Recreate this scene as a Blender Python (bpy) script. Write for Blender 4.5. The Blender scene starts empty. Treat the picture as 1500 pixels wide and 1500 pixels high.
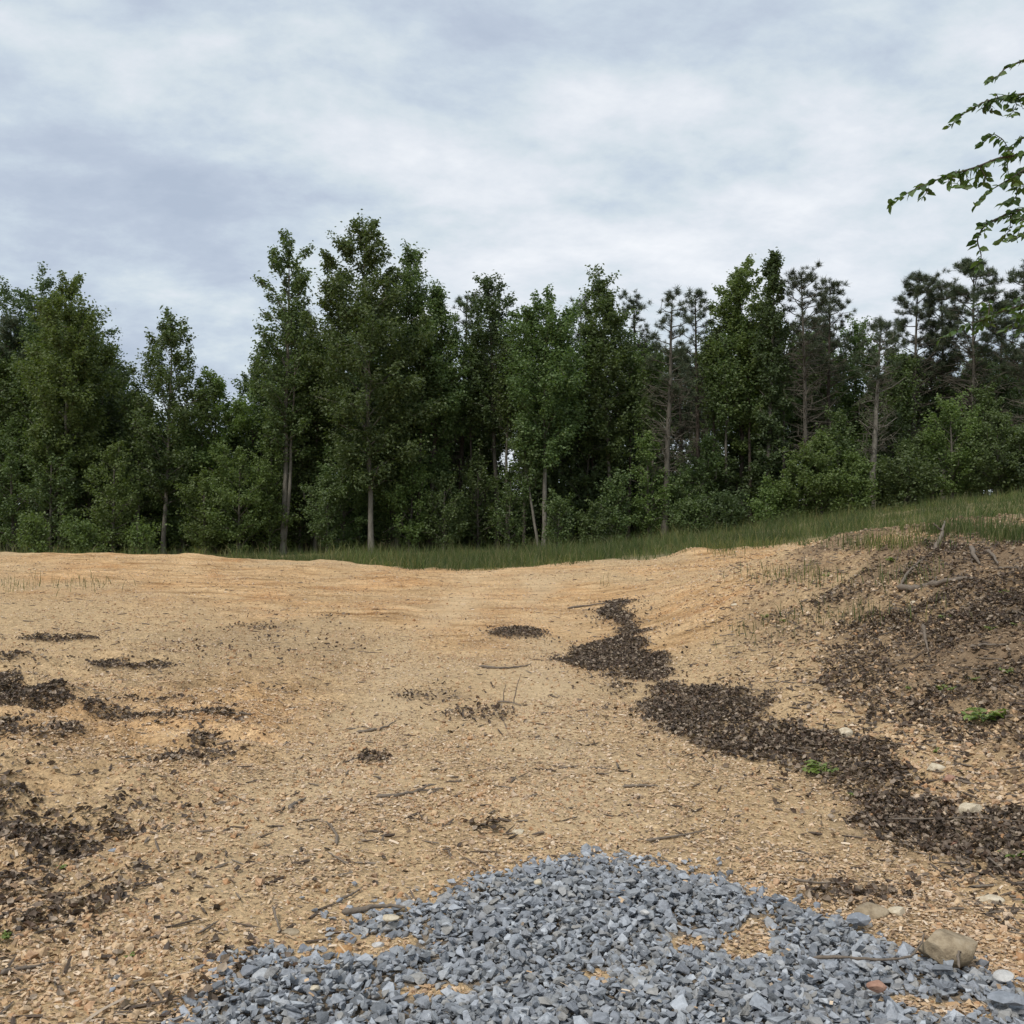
import bpy, math, random
import numpy as np
from mathutils import Vector, Matrix, Euler

S = bpy.context.scene
COL = S.collection
rng = np.random.default_rng(11)
random.seed(11)

# ------------------------------------------------------------------ camera
EYE = 1.5; FPX = 1472.0; PITCH = math.atan(30/FPX)
cam_d = bpy.data.cameras.new('camera'); cam = bpy.data.objects.new('camera', cam_d); COL.objects.link(cam)
cam.location = (0, 0, EYE); cam.rotation_euler = (math.radians(90)+PITCH, 0, 0)
cam_d.sensor_fit = 'HORIZONTAL'; cam_d.angle = 2*math.atan(750/FPX)
cam_d.clip_start = 0.05; cam_d.clip_end = 5000
S.camera = cam

# ------------------------------------------------------------------ world: overcast sky
SUN_EL, SUN_AZ = math.radians(54), math.radians(215)      # azimuth measured from +Y towards +X
W = bpy.data.worlds.new("World"); S.world = W; W.use_nodes = True
nt = W.node_tree; nt.nodes.clear()
def N(tree, t, **kw):
    n = tree.nodes.new(t)
    for k, v in kw.items():
        if k.startswith('i_'):
            key = k[2:]
            n.inputs[int(key) if key.isdigit() else key.replace('_', ' ')].default_value = v
        else: setattr(n, k, v)
    return n
def L(tree, a, b): tree.links.new(a, b)
def ramp(tree, fac, stops, interp='LINEAR'):
    r = tree.nodes.new('ShaderNodeValToRGB'); r.color_ramp.interpolation = interp
    el = r.color_ramp.elements
    while len(el) < len(stops): el.new(0.5)
    for e, (p, c) in zip(el, stops):
        e.position = p; e.color = (c[0], c[1], c[2], 1) if hasattr(c, '__len__') else (c, c, c, 1)
    L(tree, fac, r.inputs[0]); return r
def mixc(tree, fac, a, b, mode='MIX'):
    m = tree.nodes.new('ShaderNodeMix'); m.data_type = 'RGBA'; m.blend_type = mode
    for sock, v in ((m.inputs[0], fac), (m.inputs[6], a), (m.inputs[7], b)):
        if hasattr(v, 'is_linked'): L(tree, v, sock)
        elif hasattr(v, '__len__'): sock.default_value = (v[0], v[1], v[2], 1)
        else: sock.default_value = v
    return m.outputs[2]
def mth(tree, op, a, b=None, c=None, clamp=False):
    m = tree.nodes.new('ShaderNodeMath'); m.operation = op; m.use_clamp = clamp
    for i, v in enumerate((a, b, c)):
        if v is None: continue
        if hasattr(v, 'is_linked'): L(tree, v, m.inputs[i])
        else: m.inputs[i].default_value = v
    return m.outputs[0]

sky = N(nt, 'ShaderNodeTexSky', sky_type='NISHITA', sun_disc=False)
sky.sun_elevation = SUN_EL; sky.sun_rotation = SUN_AZ; sky.air_density = 1.0; sky.dust_density = 2.0
tc = N(nt, 'ShaderNodeTexCoord'); sep = N(nt, 'ShaderNodeSeparateXYZ'); L(nt, tc.outputs['Generated'], sep.inputs[0])
dz = mth(nt, 'ADD', mth(nt, 'MAXIMUM', sep.outputs[2], 0.0), 0.30)
cx = mth(nt, 'DIVIDE', sep.outputs[0], dz); cy = mth(nt, 'DIVIDE', sep.outputs[1], dz)
cmb = N(nt, 'ShaderNodeCombineXYZ'); L(nt, cx, cmb.inputs[0]); L(nt, cy, cmb.inputs[1])
mp = N(nt, 'ShaderNodeMapping'); L(nt, cmb.outputs[0], mp.inputs[0])
mp.inputs['Rotation'].default_value = (0, 0, math.radians(-18)); mp.inputs['Scale'].default_value = (1.1, 1.35, 1); mp.inputs['Location'].default_value = (3.1, 1.7, 0)
n1 = N(nt, 'ShaderNodeTexNoise', i_Scale=0.8, i_Detail=8.0, i_Roughness=0.56, i_Distortion=0.1); L(nt, mp.outputs[0], n1.inputs['Vector'])
n2 = N(nt, 'ShaderNodeTexNoise', i_Scale=2.3, i_Detail=9.0, i_Roughness=0.60, i_Distortion=0.12); L(nt, mp.outputs[0], n2.inputs['Vector'])
n3 = N(nt, 'ShaderNodeTexNoise', i_Scale=6.5, i_Detail=7.0, i_Roughness=0.6, i_Distortion=0.15); L(nt, mp.outputs[0], n3.inputs['Vector'])
dens = mth(nt, 'ADD', mth(nt, 'MULTIPLY_ADD', n1.outputs[0], 0.55, -.22), mth(nt, 'MULTIPLY_ADD', n3.outputs[0], 0.36, mth(nt, 'MULTIPLY_ADD', n2.outputs[0], 0.92, -.18)))
# bright and dark cloud banks at their bearings in the sky: (px, py, radius, amount)
def ray(px, py):
    v = Vector(((px-750)/FPX, 1, (750-py)/FPX)); v.normalize()
    return Matrix.Rotation(PITCH, 3, 'X') @ v
blobs = [(930,130,.10,.07),(800,250,.22,.06),(1180,270,.26,.08),(1450,330,.2,.05),(300,110,.24,.07),(560,420,.25,.08),
         (1120,150,.16,-.09),(60,290,.30,-.05),(600,60,.18,-.07),(260,360,.18,-.06),(900,420,.25,.06),(1350,80,.2,-.06)]
acc = dens
for (bx, by, rad, amt) in blobs:
    d = ray(bx, by)
    vm = N(nt, 'ShaderNodeVectorMath', operation='SUBTRACT'); L(nt, tc.outputs['Generated'], vm.inputs[0]); vm.inputs[1].default_value = d
    sc = N(nt, 'ShaderNodeVectorMath', operation='MULTIPLY'); L(nt, vm.outputs[0], sc.inputs[0]); sc.inputs[1].default_value = (0.6, 1, 1.5)
    ln = N(nt, 'ShaderNodeVectorMath', operation='LENGTH'); L(nt, sc.outputs[0], ln.inputs[0])
    w = N(nt, 'ShaderNodeMapRange', interpolation_type='SMOOTHSTEP'); L(nt, ln.outputs['Value'], w.inputs[0])
    w.inputs[1].default_value = 0; w.inputs[2].default_value = rad; w.inputs[3].default_value = amt; w.inputs[4].default_value = 0
    acc = mth(nt, 'ADD', acc, w.outputs[0])
cl = ramp(nt, acc, [(0.28, (.41,.475,.58)), (0.40, (.465,.53,.63)), (0.49, (.535,.61,.69)), (0.56, (.61,.68,.73)), (0.65, (.70,.74,.79)), (0.80, (.83,.85,.88))])
# ground half of the world: dull
skyb = mixc(nt, 1.0, sky.outputs[0], (0.09, 0.09, 0.09), 'MULTIPLY')
CLOUD_GAIN = 0.665
clg = mixc(nt, 1.0, cl.outputs[0], (CLOUD_GAIN, CLOUD_GAIN, CLOUD_GAIN), 'MULTIPLY')
skym = mixc(nt, 0.93, skyb, clg)
bg = N(nt, 'ShaderNodeBackground', i_Strength=1.0); L(nt, skym, bg.inputs[0])
wo = N(nt, 'ShaderNodeOutputWorld'); L(nt, bg.outputs[0], wo.inputs[0])

# ------------------------------------------------------------------ sun behind thin cloud
sd = bpy.data.lights.new('sun', 'SUN'); sd.energy = 1.5; sd.angle = math.radians(10); sd.color = (1.0, .95, .88)
sun = bpy.data.objects.new('sun', sd); COL.objects.link(sun)
dirv = Vector((math.sin(SUN_AZ)*math.cos(SUN_EL), math.cos(SUN_AZ)*math.cos(SUN_EL), math.sin(SUN_EL)))
sun.rotation_euler = dirv.to_track_quat('Z', 'Y').to_euler()

S.view_settings.view_transform = 'Standard'; S.view_settings.look = 'None'
S.view_settings.exposure = 0.78; S.view_settings.gamma = 1.0
S.cycles.max_bounces = 6; S.cycles.diffuse_bounces = 3; S.cycles.transmission_bounces = 3; S.cycles.glossy_bounces = 2

# ------------------------------------------------------------------ helpers
class MB:
    def __init__(s): s.v = []; s.f = []; s.n = 0; s.m = []
    def add(s, v, f, mi=0):
        v = np.asarray(v, dtype=np.float32).reshape(-1, 3); f = np.asarray(f, dtype=np.int32)
        s.v.append(v); s.f.append(f + s.n); s.n += len(v); s.m.append(np.full(len(f), mi, np.int32))
    def build(s, name, mats, parent=None, smooth=False, loc=None):
        me = bpy.data.meshes.new(name)
        V = np.concatenate(s.v).astype(np.float32)
        if loc is not None: V = V - np.asarray(loc, dtype=np.float32)
        loops = np.concatenate([f.ravel() for f in s.f]).astype(np.int32)
        tot = np.concatenate([np.full(len(f), f.shape[1], np.int32) for f in s.f])
        start = np.concatenate([[0], np.cumsum(tot)[:-1]]).astype(np.int32)
        me.vertices.add(len(V)); me.vertices.foreach_set('co', V.ravel())
        me.loops.add(len(loops)); me.loops.foreach_set('vertex_index', loops)
        me.polygons.add(len(tot)); me.polygons.foreach_set('loop_start', start)
        try: me.polygons.foreach_set('loop_total', tot)
        except Exception: pass
        me.polygons.foreach_set('material_index', np.concatenate(s.m))
        me.polygons.foreach_set('use_smooth', np.full(len(tot), smooth))
        if not isinstance(mats, (list, tuple)): mats = [mats]
        for m in mats: me.materials.append(m)
        me.update(calc_edges=True)
        o = bpy.data.objects.new(name, me); COL.objects.link(o)
        if loc is not None and parent is None: o.location = loc
        if parent is not None: o.parent = parent
        return o
def tag(o, label, cat, group=None, kind=None):
    if label: o['label'] = label
    if cat: o['category'] = cat
    if group: o['group'] = group
    if kind: o['kind'] = kind
    return o
def empty(name, loc, rz=0.0):
    o = bpy.data.objects.new(name, None); COL.objects.link(o); o.location = loc; o.rotation_euler = (0, 0, rz)
    o.empty_display_size = 0.3; return o
def copy_tree(o, loc, rz, sc, label=None, group=None):
    r = o.copy(); COL.objects.link(r); r.location = loc; r.rotation_euler = (0, 0, rz); r.scale = sc
    if label: r['label'] = label
    if group: r['group'] = group
    for ch in list(o.children):
        c = ch.copy(); COL.objects.link(c); c.parent = r
    return r

def hash2(ix, iy, seed):
    h = (ix.astype(np.int64)*374761393 + iy.astype(np.int64)*668265263 + seed*1442695041) & 0xffffffff
    h = ((h ^ (h >> 13))*1274126177) & 0xffffffff
    h = (h ^ (h >> 16)) & 0xffffffff
    return h/4294967295.0
def vnoise(x, y, seed=0):
    ix = np.floor(x); iy = np.floor(y); fx = x-ix; fy = y-iy
    fx = fx*fx*fx*(fx*(fx*6-15)+10); fy = fy*fy*fy*(fy*(fy*6-15)+10)
    a = hash2(ix, iy, seed); b = hash2(ix+1, iy, seed); c = hash2(ix, iy+1, seed); d = hash2(ix+1, iy+1, seed)
    return (a*(1-fx)+b*fx)*(1-fy) + (c*(1-fx)+d*fx)*fy
def fbm(x, y, sc, octv=4, seed=0, gain=0.5):
    x = np.asarray(x, dtype=float); y = np.asarray(y, dtype=float)
    t = 0; a = 1; s = 0
    for k in range(octv):
        r = 0.6*k
        xr = x*math.cos(r)-y*math.sin(r); yr = x*math.sin(r)+y*math.cos(r)
        t = t + a*vnoise(xr*sc+17.3*k, yr*sc-9.1*k, seed+k); s += a; a *= gain; sc *= 2.03
    return t/s*2-1
def sstep(a, b, x):
    t = np.clip((x-a)/(b-a), 0, 1); return t*t*(3-2*t)

# ------------------------------------------------------------------ terrain
TY = [2, 3, 4, 5.2, 7, 9.5, 13, 17, 21, 24, 28, 34, 44, 60, 90]
TX = [-1200, -300, 0, 250, 500, 650, 800, 1000, 1150, 1300, 1500, 1900, 3000]
TZ = {
 -1200:[.1,.1,.15,.2,.25,.35,.5,.7,.9,1.0,.95,.6,.5,.6,.8],
 -300: [.1,.1,.12,.14,.2,.3,.45,.68,.87,1.02,.98,.6,.4,.5,.8],
 0:    [.05,.08,.1,.12,.15,.25,.4,.64,.85,.99,.95,.55,.4,.5,.8],
 250:  [0,.02,.03,.05,.08,.17,.32,.55,.8,.94,.87,.5,.45,.6,.9],
 500:  [0,0,0,.02,.05,.11,.23,.42,.66,.75,.62,.5,.58,.8,1],
 650:  [0,0,0,.02,.05,.1,.2,.38,.59,.62,.40,.45,.66,.9,1],
 800:  [0,0,0,.02,.05,.1,.2,.4,.66,.72,.60,.60,.75,1,1.1],
 1000: [0,0,0,.02,.05,.1,.22,.48,.82,.97,1.0,1.12,1.26,1.4,1.4],
 1150: [0,0,0,.02,.04,.08,.2,.55,1.05,1.25,1.32,1.52,1.92,2.1,2.1],
 1300: [0,0,0,.0,.02,.05,.2,.65,1.28,1.5,1.7,2.05,2.62,2.9,2.9],
 1500: [0,0,0,.0,.02,.05,.3,.95,1.62,1.9,2.25,2.7,3.2,3.5,3.5],
 1900: [0,0,0,.0,.02,.05,.3,1.2,1.9,2.3,2.7,3.1,3.6,3.8,3.8],
 3000: [0,0,0,.0,.02,.05,.3,1.2,1.9,2.3,2.7,3.1,3.6,3.8,3.8]}
_u = np.array([(x-750)/FPX for x in TX]); _ly = np.log(np.array(TY, float))
GU = np.linspace(_u[0], _u[-1], 400); GL = np.linspace(_ly[0], _ly[-1], 240)
_t = np.array([[np.interp(l, _ly, TZ[x]) for l in GL] for x in TX])
_g = np.array([np.interp(GU, _u, _t[:, j]) for j in range(len(GL))])      # [L, U]
def _blur(a, ax, k):
    ker = np.exp(-np.linspace(-2, 2, 2*k+1)**2); ker /= ker.sum()
    pad = [(0, 0), (0, 0)]; pad[ax] = (k, k); b = np.pad(a, pad, mode='edge')
    return np.apply_along_axis(lambda r: np.convolve(r, ker, 'valid'), ax, b)
_g = _blur(_blur(_g, 0, 5), 1, 7)
def smooth_h(x, y):
    yy = np.maximum(y, 2.0); u = np.clip(x/yy, GU[0], GU[-1]-1e-6); l = np.clip(np.log(yy), GL[0], GL[-1]-1e-6)
    a = (u-GU[0])/(GU[1]-GU[0]); b = (l-GL[0])/(GL[1]-GL[0]); i = a.astype(int); j = b.astype(int)
    i = np.minimum(i, len(GU)-2); j = np.minimum(j, len(GL)-2); a = a-i; b = b-j
    z = (_g[j, i]*(1-a)+_g[j, i+1]*a)*(1-b) + (_g[j+1, i]*(1-a)+_g[j+1, i+1]*a)*b
    foot = np.interp(y, [0, 5, 6, 8, 12, 17, 22], [2.7, 2.25, 2.0, 1.55, 1.05, 1.5, 2.5])
    s = x - foot
    wb = 1-sstep(12.5, 21, y)
    bank = 1.33*sstep(0, 4.1, s)*wb - 0.07*np.exp(-((s+0.25)/0.45)**2)*wb
    bank = bank + 0.25*sstep(4, 12, s)*wb
    return z + bank
def base_h(x, y):
    """terrain without the finest crumbs"""
    x = np.asarray(x, dtype=float); y = np.asarray(y, dtype=float)
    z = smooth_h(x, y)
    near = 1-sstep(40, 70, np.hypot(x, y))
    left = sstep(-0.9, -2.2, x)*(1-sstep(8, 13, y))
    right = sstep(1.6, 3.0, x)*(1-sstep(16, 24, y))
    z = z + near*(0.05*fbm(x, y, 0.45, 3, 5) + 0.022*fbm(x, y, 1.7, 3, 8))
    # hummocks, left foreground; clods on the bank
    h = np.abs(fbm(x*0.8, y*1.2, 1.1, 3, 21))
    z = z + left*(0.22*(h-0.15) + 0.075*fbm(x, y, 4.0, 3, 31)) + right*(0.07*fbm(x, y, 1.6, 4, 41)+0.05*fbm(x, y, 5, 3, 43))
    # crest lip, small berms left by the grader
    z = z + 0.07*np.exp(-((y-24.5)/1.1)**2)*fbm(x, y*0.3, 0.9, 3, 51)*1.6
    z = z + 0.16*np.exp(-((x-4.25)/0.5)**2-((y-23.6)/0.8)**2) + 0.07*np.exp(-((x+4.6)/0.8)**2-((y-25)/1.0)**2)
    # wheel ruts of the track
    z = z + sstep(14, 20, y)*near*0.022*fbm(x, y, 3.2, 3, 57)
    for cxr in (-1.55, 0.35):
        z = z - 0.02*np.exp(-((x-cxr-0.02*y)/0.28)**2)*(1-sstep(16, 22, y))
    return z
def H(x, y):
    x = np.asarray(x, dtype=float); y = np.asarray(y, dtype=float)
    d = np.hypot(x, y)
    z = base_h(x, y)
    f = 1-sstep(12, 26, d)
    rough = 0.55+0.45*sstep(-.2, .5, fbm(x, y, 0.8, 2, 61)) + 0.8*sstep(2.2, 3.4, x)*(1-sstep(14, 20, y)) + 0.35*sstep(-1.2, -2.4, x)
    z = z + f*rough*(0.010*fbm(x, y, 9, 3, 71) + 0.012*np.maximum(fbm(x, y, 17, 2, 73), 0)**1.3)
    return z
def H1(x, y): return float(H(np.array([x]), np.array([y]))[0])
def pdir(px, py):
    v = Matrix.Rotation(PITCH, 3, 'X') @ Vector(((px-750)/FPX, 1, (750-py)/FPX)); return v/v.y
def at(px, py, Y):
    d = pdir(px, py); return Vector((d.x*Y, Y, EYE+d.z*Y))
_mY = np.exp(np.linspace(math.log(1.2), math.log(80), 1600))
def gat(px, py):
    """point of the ground seen at this place of the photograph"""
    d = pdir(px, py); x = d.x*_mY; z = EYE+d.z*_mY
    g = base_h(x, _mY); k = np.argmax(z < g)
    if not (z < g).any(): k = len(_mY)-1
    return (float(x[k]), float(_mY[k]), float(g[k]))
def wpoly(pts): return np.array([gat(*p)[:2] for p in pts])
def ell(cx, cy, rx, ry, rot=0, n=14):
    c, s = math.cos(rot), math.sin(rot)
    return [(cx+rx*math.cos(a)*c-ry*math.sin(a)*s, cy+rx*math.cos(a)*s+ry*math.sin(a)*c) for a in np.linspace(0, 2*math.pi, n, endpoint=False)]
def inpoly(x, y, P):
    r = np.zeros(x.shape, bool); n = len(P)
    for i in range(n):
        x0, y0 = P[i]; x1, y1 = P[(i+1) % n]
        if y0 == y1: continue
        c = ((y0 > y) != (y1 > y)) & (x < (x1-x0)*(y-y0)/(y1-y0)+x0); r ^= c
    return r
def polydist(x, y, P):
    """signed distance, positive inside"""
    d = np.full(x.shape, 1e9); n = len(P)
    for i in range(n):
        ax, ay = P[i]; bx, by = P[(i+1) % n]; ex, ey = bx-ax, by-ay
        t = np.clip(((x-ax)*ex+(y-ay)*ey)/(ex*ex+ey*ey+1e-12), 0, 1)
        d = np.minimum(d, np.hypot(x-ax-t*ex, y-ay-t*ey))
    return np.where(inpoly(x, y, P), d, -d)

# leaf litter patches (outline, leaves per m2)
SWATH = [(890,884),(915,880),(925,905),(945,925),(940,950),(975,962),(985,990),(1010,1010),(1060,1006),(1110,1010),(1135,1045),(1190,1058),(1230,1072),(1290,1082),(1330,1108),(1370,1145),(1420,1168),(1500,1190),(1600,1230),(1620,1330),(1500,1303),(1400,1290),(1330,1250),(1240,1215),(1215,1165),(1185,1128),(1110,1118),(1030,1100),(990,1075),(940,1055),(925,1045),(960,1025),(960,1000),(900,990),(850,985),(820,968),(850,950),(900,935),(905,915),(880,905)]
BANKLOW = [(1320,1040),(1380,1005),(1450,985),(1600,940),(1640,1150),(1480,1110),(1400,1080),(1340,1062)]
BANKTOP = [(1180,885),(1260,835),(1320,812),(1380,796),(1500,798),(1620,800),(1640,1000),(1450,985),(1350,960),(1330,930),(1250,905)]
LEFTBIG = [(-60,985),(0,992),(40,1003),(100,1022),(170,1037),(260,1047),(345,1050),(350,1056),(250,1053),(150,1048),(60,1040),(-60,1042)]
LEFTLOW = [(-40,1200),(80,1204),(170,1222),(168,1245),(112,1260),(92,1278),(60,1266),(28,1235),(-40,1232)]
LIT = [(SWATH, 1500, 1), (BANKLOW, 900, .9), (BANKTOP, 800, .65), (LEFTBIG, 1300, 1), (LEFTLOW, 1500, 1),
       (ell(757,928,38,8),900,1), (ell(545,1112,18,7),900,.8), (ell(702,1046,50,12),260,.4), (ell(88,936,55,5),700,.9), (ell(190,974,60,6),1000,1),
       (ell(30,965,38,6,.12),800,.9), (ell(12,1070,42,15),1100,1), (ell(87,1070,34,9),900,.9), (ell(297,1085,18,16),800,.8), (ell(285,1108,60,5,-.1),700,.8),
       (ell(6,1155,26,8),900,.9), (ell(180,1178,26,9),900,.8), (ell(272,1192,22,10),600,.7), (ell(215,1280,32,9),600,.7), (ell(14,1306,26,20),1000,1),
       (ell(75,1345,58,9,-.25),700,.8), (ell(345,1412,38,16,-.3),900,.8), (ell(300,1480,60,18),700,.8), (ell(1245,1312,80,12),700,.7),
       (ell(395,917,45,5),280,.5), (ell(640,1020,60,8),260,.4), (ell(240,1025,70,5),300,.5),(ell(1110,935,50,9),300,.4),(ell(1150,905,60,8,-.1),350,.5),(ell(715,1210,26,8),500,.7),
       (ell(60,1110,50,6),400,.5),([(1230,905),(1330,880),(1500,880),(1640,900),(1640,1000),(1450,1010),(1380,1020),(1330,1060),(1270,1060),(1200,1000)],650,.65),([(60,1330),(130,1318),(180,1300),(165,1325),(80,1360),(30,1372)],600,.6),([(200,930),(500,900),(560,960),(420,1020),(240,1010)],40,.3),(ell(830,1090,30,5),200,.4),(ell(905,1010,18,8),500,.6),(ell(1060,1300,40,6),300,.5),(ell(1215,1000,60,12,.2),260,.4)]
LIT = [(wpoly(p), d, s) for (p, d, s) in LIT]
GRAVEL = [(700,1288),(760,1270),(850,1258),(930,1262),(1000,1275),(1060,1295),(1130,1322),(1200,1338),(1250,1345),(1300,1375),(1350,1395),(1400,1420),(1460,1430),(1530,1452),(1560,1520)]
GRAVEL_L = [(250,1520),(300,1458),(345,1412),(400,1392),(460,1402),(500,1380),(495,1352),(540,1340),(590,1330),(640,1320)]
gp = [gat(*p)[:2] for p in GRAVEL_L+GRAVEL]
gp += [(2.3, 2.3), (1.6, 1.2), (-0.9, 1.2), (-1.2, 2.2)]
GRAVEL_P = np.array(gp)
HOLES = [wpoly(p) for p in ([(1055,1395),(1078,1372),(1100,1350),(1135,1345),(1132,1378),(1118,1405),(1085,1412)], ell(560,1388,45,13,-.2), ell(505,1395,40,10,-.2),
                            ell(640,1455,50,8), ell(1330,1470,40,8), ell(1010,1385,20,10), ell(880,1432,24,9), ell(1400,1482,60,9))]
gs_u = [(x-750)/FPX for x in (-1500, 0, 250, 420, 500, 600, 700, 800, 1000, 1150, 1250, 1330, 1400, 1500, 1700, 3000)]
gs_y = [31, 30, 29, 27.5, 26.3, 24.2, 24.0, 24.3, 24.6, 24.0, 22.6, 19.5, 15.5, 13.3, 12.5, 12]
def grass_start(x, y): return np.interp(x/np.maximum(y, .5), gs_u, gs_y)
def litgate(x, y): return .30+.70*sstep(-.42, -.08, fbm(x+3.7, y+1.9, 1.9, 4, 84))
def litter_mask(x, y):
    fx = fbm(x, y, 2.6, 3, 81); fy = fbm(x, y, 2.2, 3, 82)
    m = np.zeros(x.shape); gt = litgate(x, y)
    for P, d, s in LIT:
        am = min(.9, .22*math.sqrt((P.max(0)-P.min(0)).prod())); wx = x+.22*am*fx; wy = y+.30*am*fy
        lo = P.min(0)-.5; hi = P.max(0)+.5
        k = (wx > lo[0]) & (wx < hi[0]) & (wy > lo[1]) & (wy < hi[1])
        if not k.any(): continue
        dd = polydist(wx[k], wy[k], P); big_ = len(P) > 25; m[k] = np.maximum(m[k], s*sstep(-0.12, 0.12, dd)*(np.maximum(gt[k], .45) if big_ else gt[k]))
    return m

# ------------------------------------------------------------------ materials
def new_mat(name):
    m = bpy.data.materials.new(name); m.use_nodes = True; t = m.node_tree; t.nodes.clear()
    out = N(t, 'ShaderNodeOutputMaterial'); b = N(t, 'ShaderNodeBsdfPrincipled'); L(t, b.outputs[0], out.inputs[0])
    b.inputs['Roughness'].default_value = .85; b.inputs['Specular IOR Level'].default_value = .25
    return m, t, b, out
def set_bump(t, b, h, strength, dist):
    bn = N(t, 'ShaderNodeBump', i_Strength=strength, i_Distance=dist); L(t, h, bn.inputs['Height']); L(t, bn.outputs[0], b.inputs['Normal']); return bn
def island_mat(name, cols, rough=.85, spec=.2, transl=0.0, tint_noise=0.0, bump=0.0, bscale=40, objvar=0.0):
    m, t, b, out = new_mat(name)
    g = N(t, 'ShaderNodeNewGeometry')
    r = ramp(t, g.outputs['Random Per Island'], [(i/(max(1, len(cols)-1)), c) for i, c in enumerate(cols)])
    c = r.outputs[0]
    if tint_noise or bump:
        geo = N(t, 'ShaderNodeTexCoord'); nz = N(t, 'ShaderNodeTexNoise', i_Scale=bscale, i_Detail=4.0); L(t, geo.outputs['Object'], nz.inputs['Vector'])
        if tint_noise:
            rr = ramp(t, nz.outputs[0], [(.25, 1-tint_noise), (.75, 1+tint_noise*.6)])
            c = mixc(t, 1.0, c, rr.outputs[0], 'MULTIPLY')
        if bump: set_bump(t, b, nz.outputs[0], bump, .02)
    if objvar:
        oi = N(t, 'ShaderNodeObjectInfo'); hs = N(t, 'ShaderNodeHueSaturation')
        L(t, mth(t, 'MULTIPLY_ADD', oi.outputs['Random'], objvar*0.06, 0.493-objvar*.03), hs.inputs['Hue'])
        L(t, mth(t, 'MULTIPLY_ADD', oi.outputs['Random'], objvar, 1-objvar*.5), hs.inputs['Value']); L(t, c, hs.inputs['Color']); c = hs.outputs[0]
    L(t, c, b.inputs['Base Color']); b.inputs['Roughness'].default_value = rough; b.inputs['Specular IOR Level'].default_value = spec
    if transl:
        tr = N(t, 'ShaderNodeBsdfTranslucent'); hs2 = mixc(t, 1.0, c, (1.25, 1.35, .6), 'MULTIPLY'); L(t, hs2, tr.inputs[0])
        mx = N(t, 'ShaderNodeMixShader', i_0=transl); L(t, b.outputs[0], mx.inputs[1]); L(t, tr.outputs[0], mx.inputs[2]); L(t, mx.outputs[0], out.inputs[0])
    return m
def bark_mat(name, c0, c1, scale=9):
    m, t, b, out = new_mat(name)
    tcn = N(t, 'ShaderNodeTexCoord'); mpn = N(t, 'ShaderNodeMapping'); L(t, tcn.outputs['Object'], mpn.inputs[0]); mpn.inputs['Scale'].default_value = (1, 1, .25)
    nz = N(t, 'ShaderNodeTexNoise', i_Scale=scale, i_Detail=6.0, i_Roughness=.65); L(t, mpn.outputs[0], nz.inputs['Vector'])
    r = ramp(t, nz.outputs[0], [(.32, c0), (.68, c1)]); L(t, r.outputs[0], b.inputs['Base Color']); set_bump(t, b, nz.outputs[0], .8, .03)
    return m

M = {}
M['leaf_a'] = island_mat('leaf_green', [(0.069,0.110,0.038),(0.094,0.143,0.047),(0.121,0.175,0.058),(0.081,0.125,0.047),(0.151,0.202,0.074)], .5, .45, .36, objvar=.35)
M['leaf_b'] = island_mat('leaf_fresh_green', [(0.095,0.146,0.045),(0.125,0.181,0.056),(0.157,0.213,0.067),(0.106,0.157,0.052)], .5, .4, .38, objvar=.3)
M['leaf_c'] = island_mat('leaf_deep_green', [(0.054,0.087,0.034),(0.074,0.112,0.043),(0.094,0.137,0.052),(0.063,0.099,0.040)], .5, .4, .32, objvar=.35)
M['needle'] = island_mat('pine_needle', [(.040,.060,.034),(.058,.082,.044),(.075,.098,.05),(.095,.10,.055)], .6, .3, .1, objvar=.3)
M['dead'] = island_mat('dead_twig_grey_brown', [(.085,.075,.058),(.125,.11,.088),(.155,.14,.11)], .9, .1)
M['bark_light'] = bark_mat('bark_pale_grey', (.10,.09,.072), (.22,.20,.165))
M['bark_mid'] = bark_mat('bark_brown_grey', (.07,.062,.050), (.145,.130,.105))
M['bark_dark'] = bark_mat('bark_dark', (.045,.036,.03), (.10,.08,.062))
M['near_leaf'] = island_mat('near_leaf_green', [(.040,.078,.022),(.062,.11,.030),(.085,.14,.038),(.12,.17,.05)], .42, .45, .38)
M['sprout'] = island_mat('sprout_yellow_green', [(.13,.19,.045),(.20,.27,.07),(.28,.34,.11)], .45, .4, .35)
M['grass'] = island_mat('grass_blade', [(.042,.068,.022),(.068,.10,.030),(.095,.13,.040),(.20,.185,.095),(.055,.084,.028)], .6, .25, .3)
_t = M['grass'].node_tree; _b = [n for n in _t.nodes if n.type == 'BSDF_PRINCIPLED'][0]; _tc = _t.nodes.new('ShaderNodeTexCoord'); _n = N(_t, 'ShaderNodeTexNoise', i_Scale=.55, i_Detail=5.0); L(_t, _tc.outputs['Object'], _n.inputs['Vector'])
_src = _b.inputs['Base Color'].links[0].from_socket; _c = mixc(_t, 1.0, _src, ramp(_t, _n.outputs[0], [(.38, (.55,.62,.6)), (.5, (1,1,1)), (.62, (1.6,1.4,1.2))]).outputs[0], 'MULTIPLY'); L(_t, _c, _b.inputs['Base Color'])
M['litter'] = island_mat('dry_leaf_brown', [(.044,.032,.024),(.078,.055,.040),(.135,.097,.069),(.056,.040,.030),(.22,.165,.12),(.40,.32,.24),(.12,.072,.044),(.068,.049,.038)], .6, .4, .08, .3, 0, 60)
M['litter_left'] = M['litter']
M['twig'] = island_mat('twig_bark', [(.07,.052,.04),(.13,.10,.078),(.20,.165,.13),(.10,.07,.05)], .85, .2, 0, .3, .3, 60)
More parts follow.
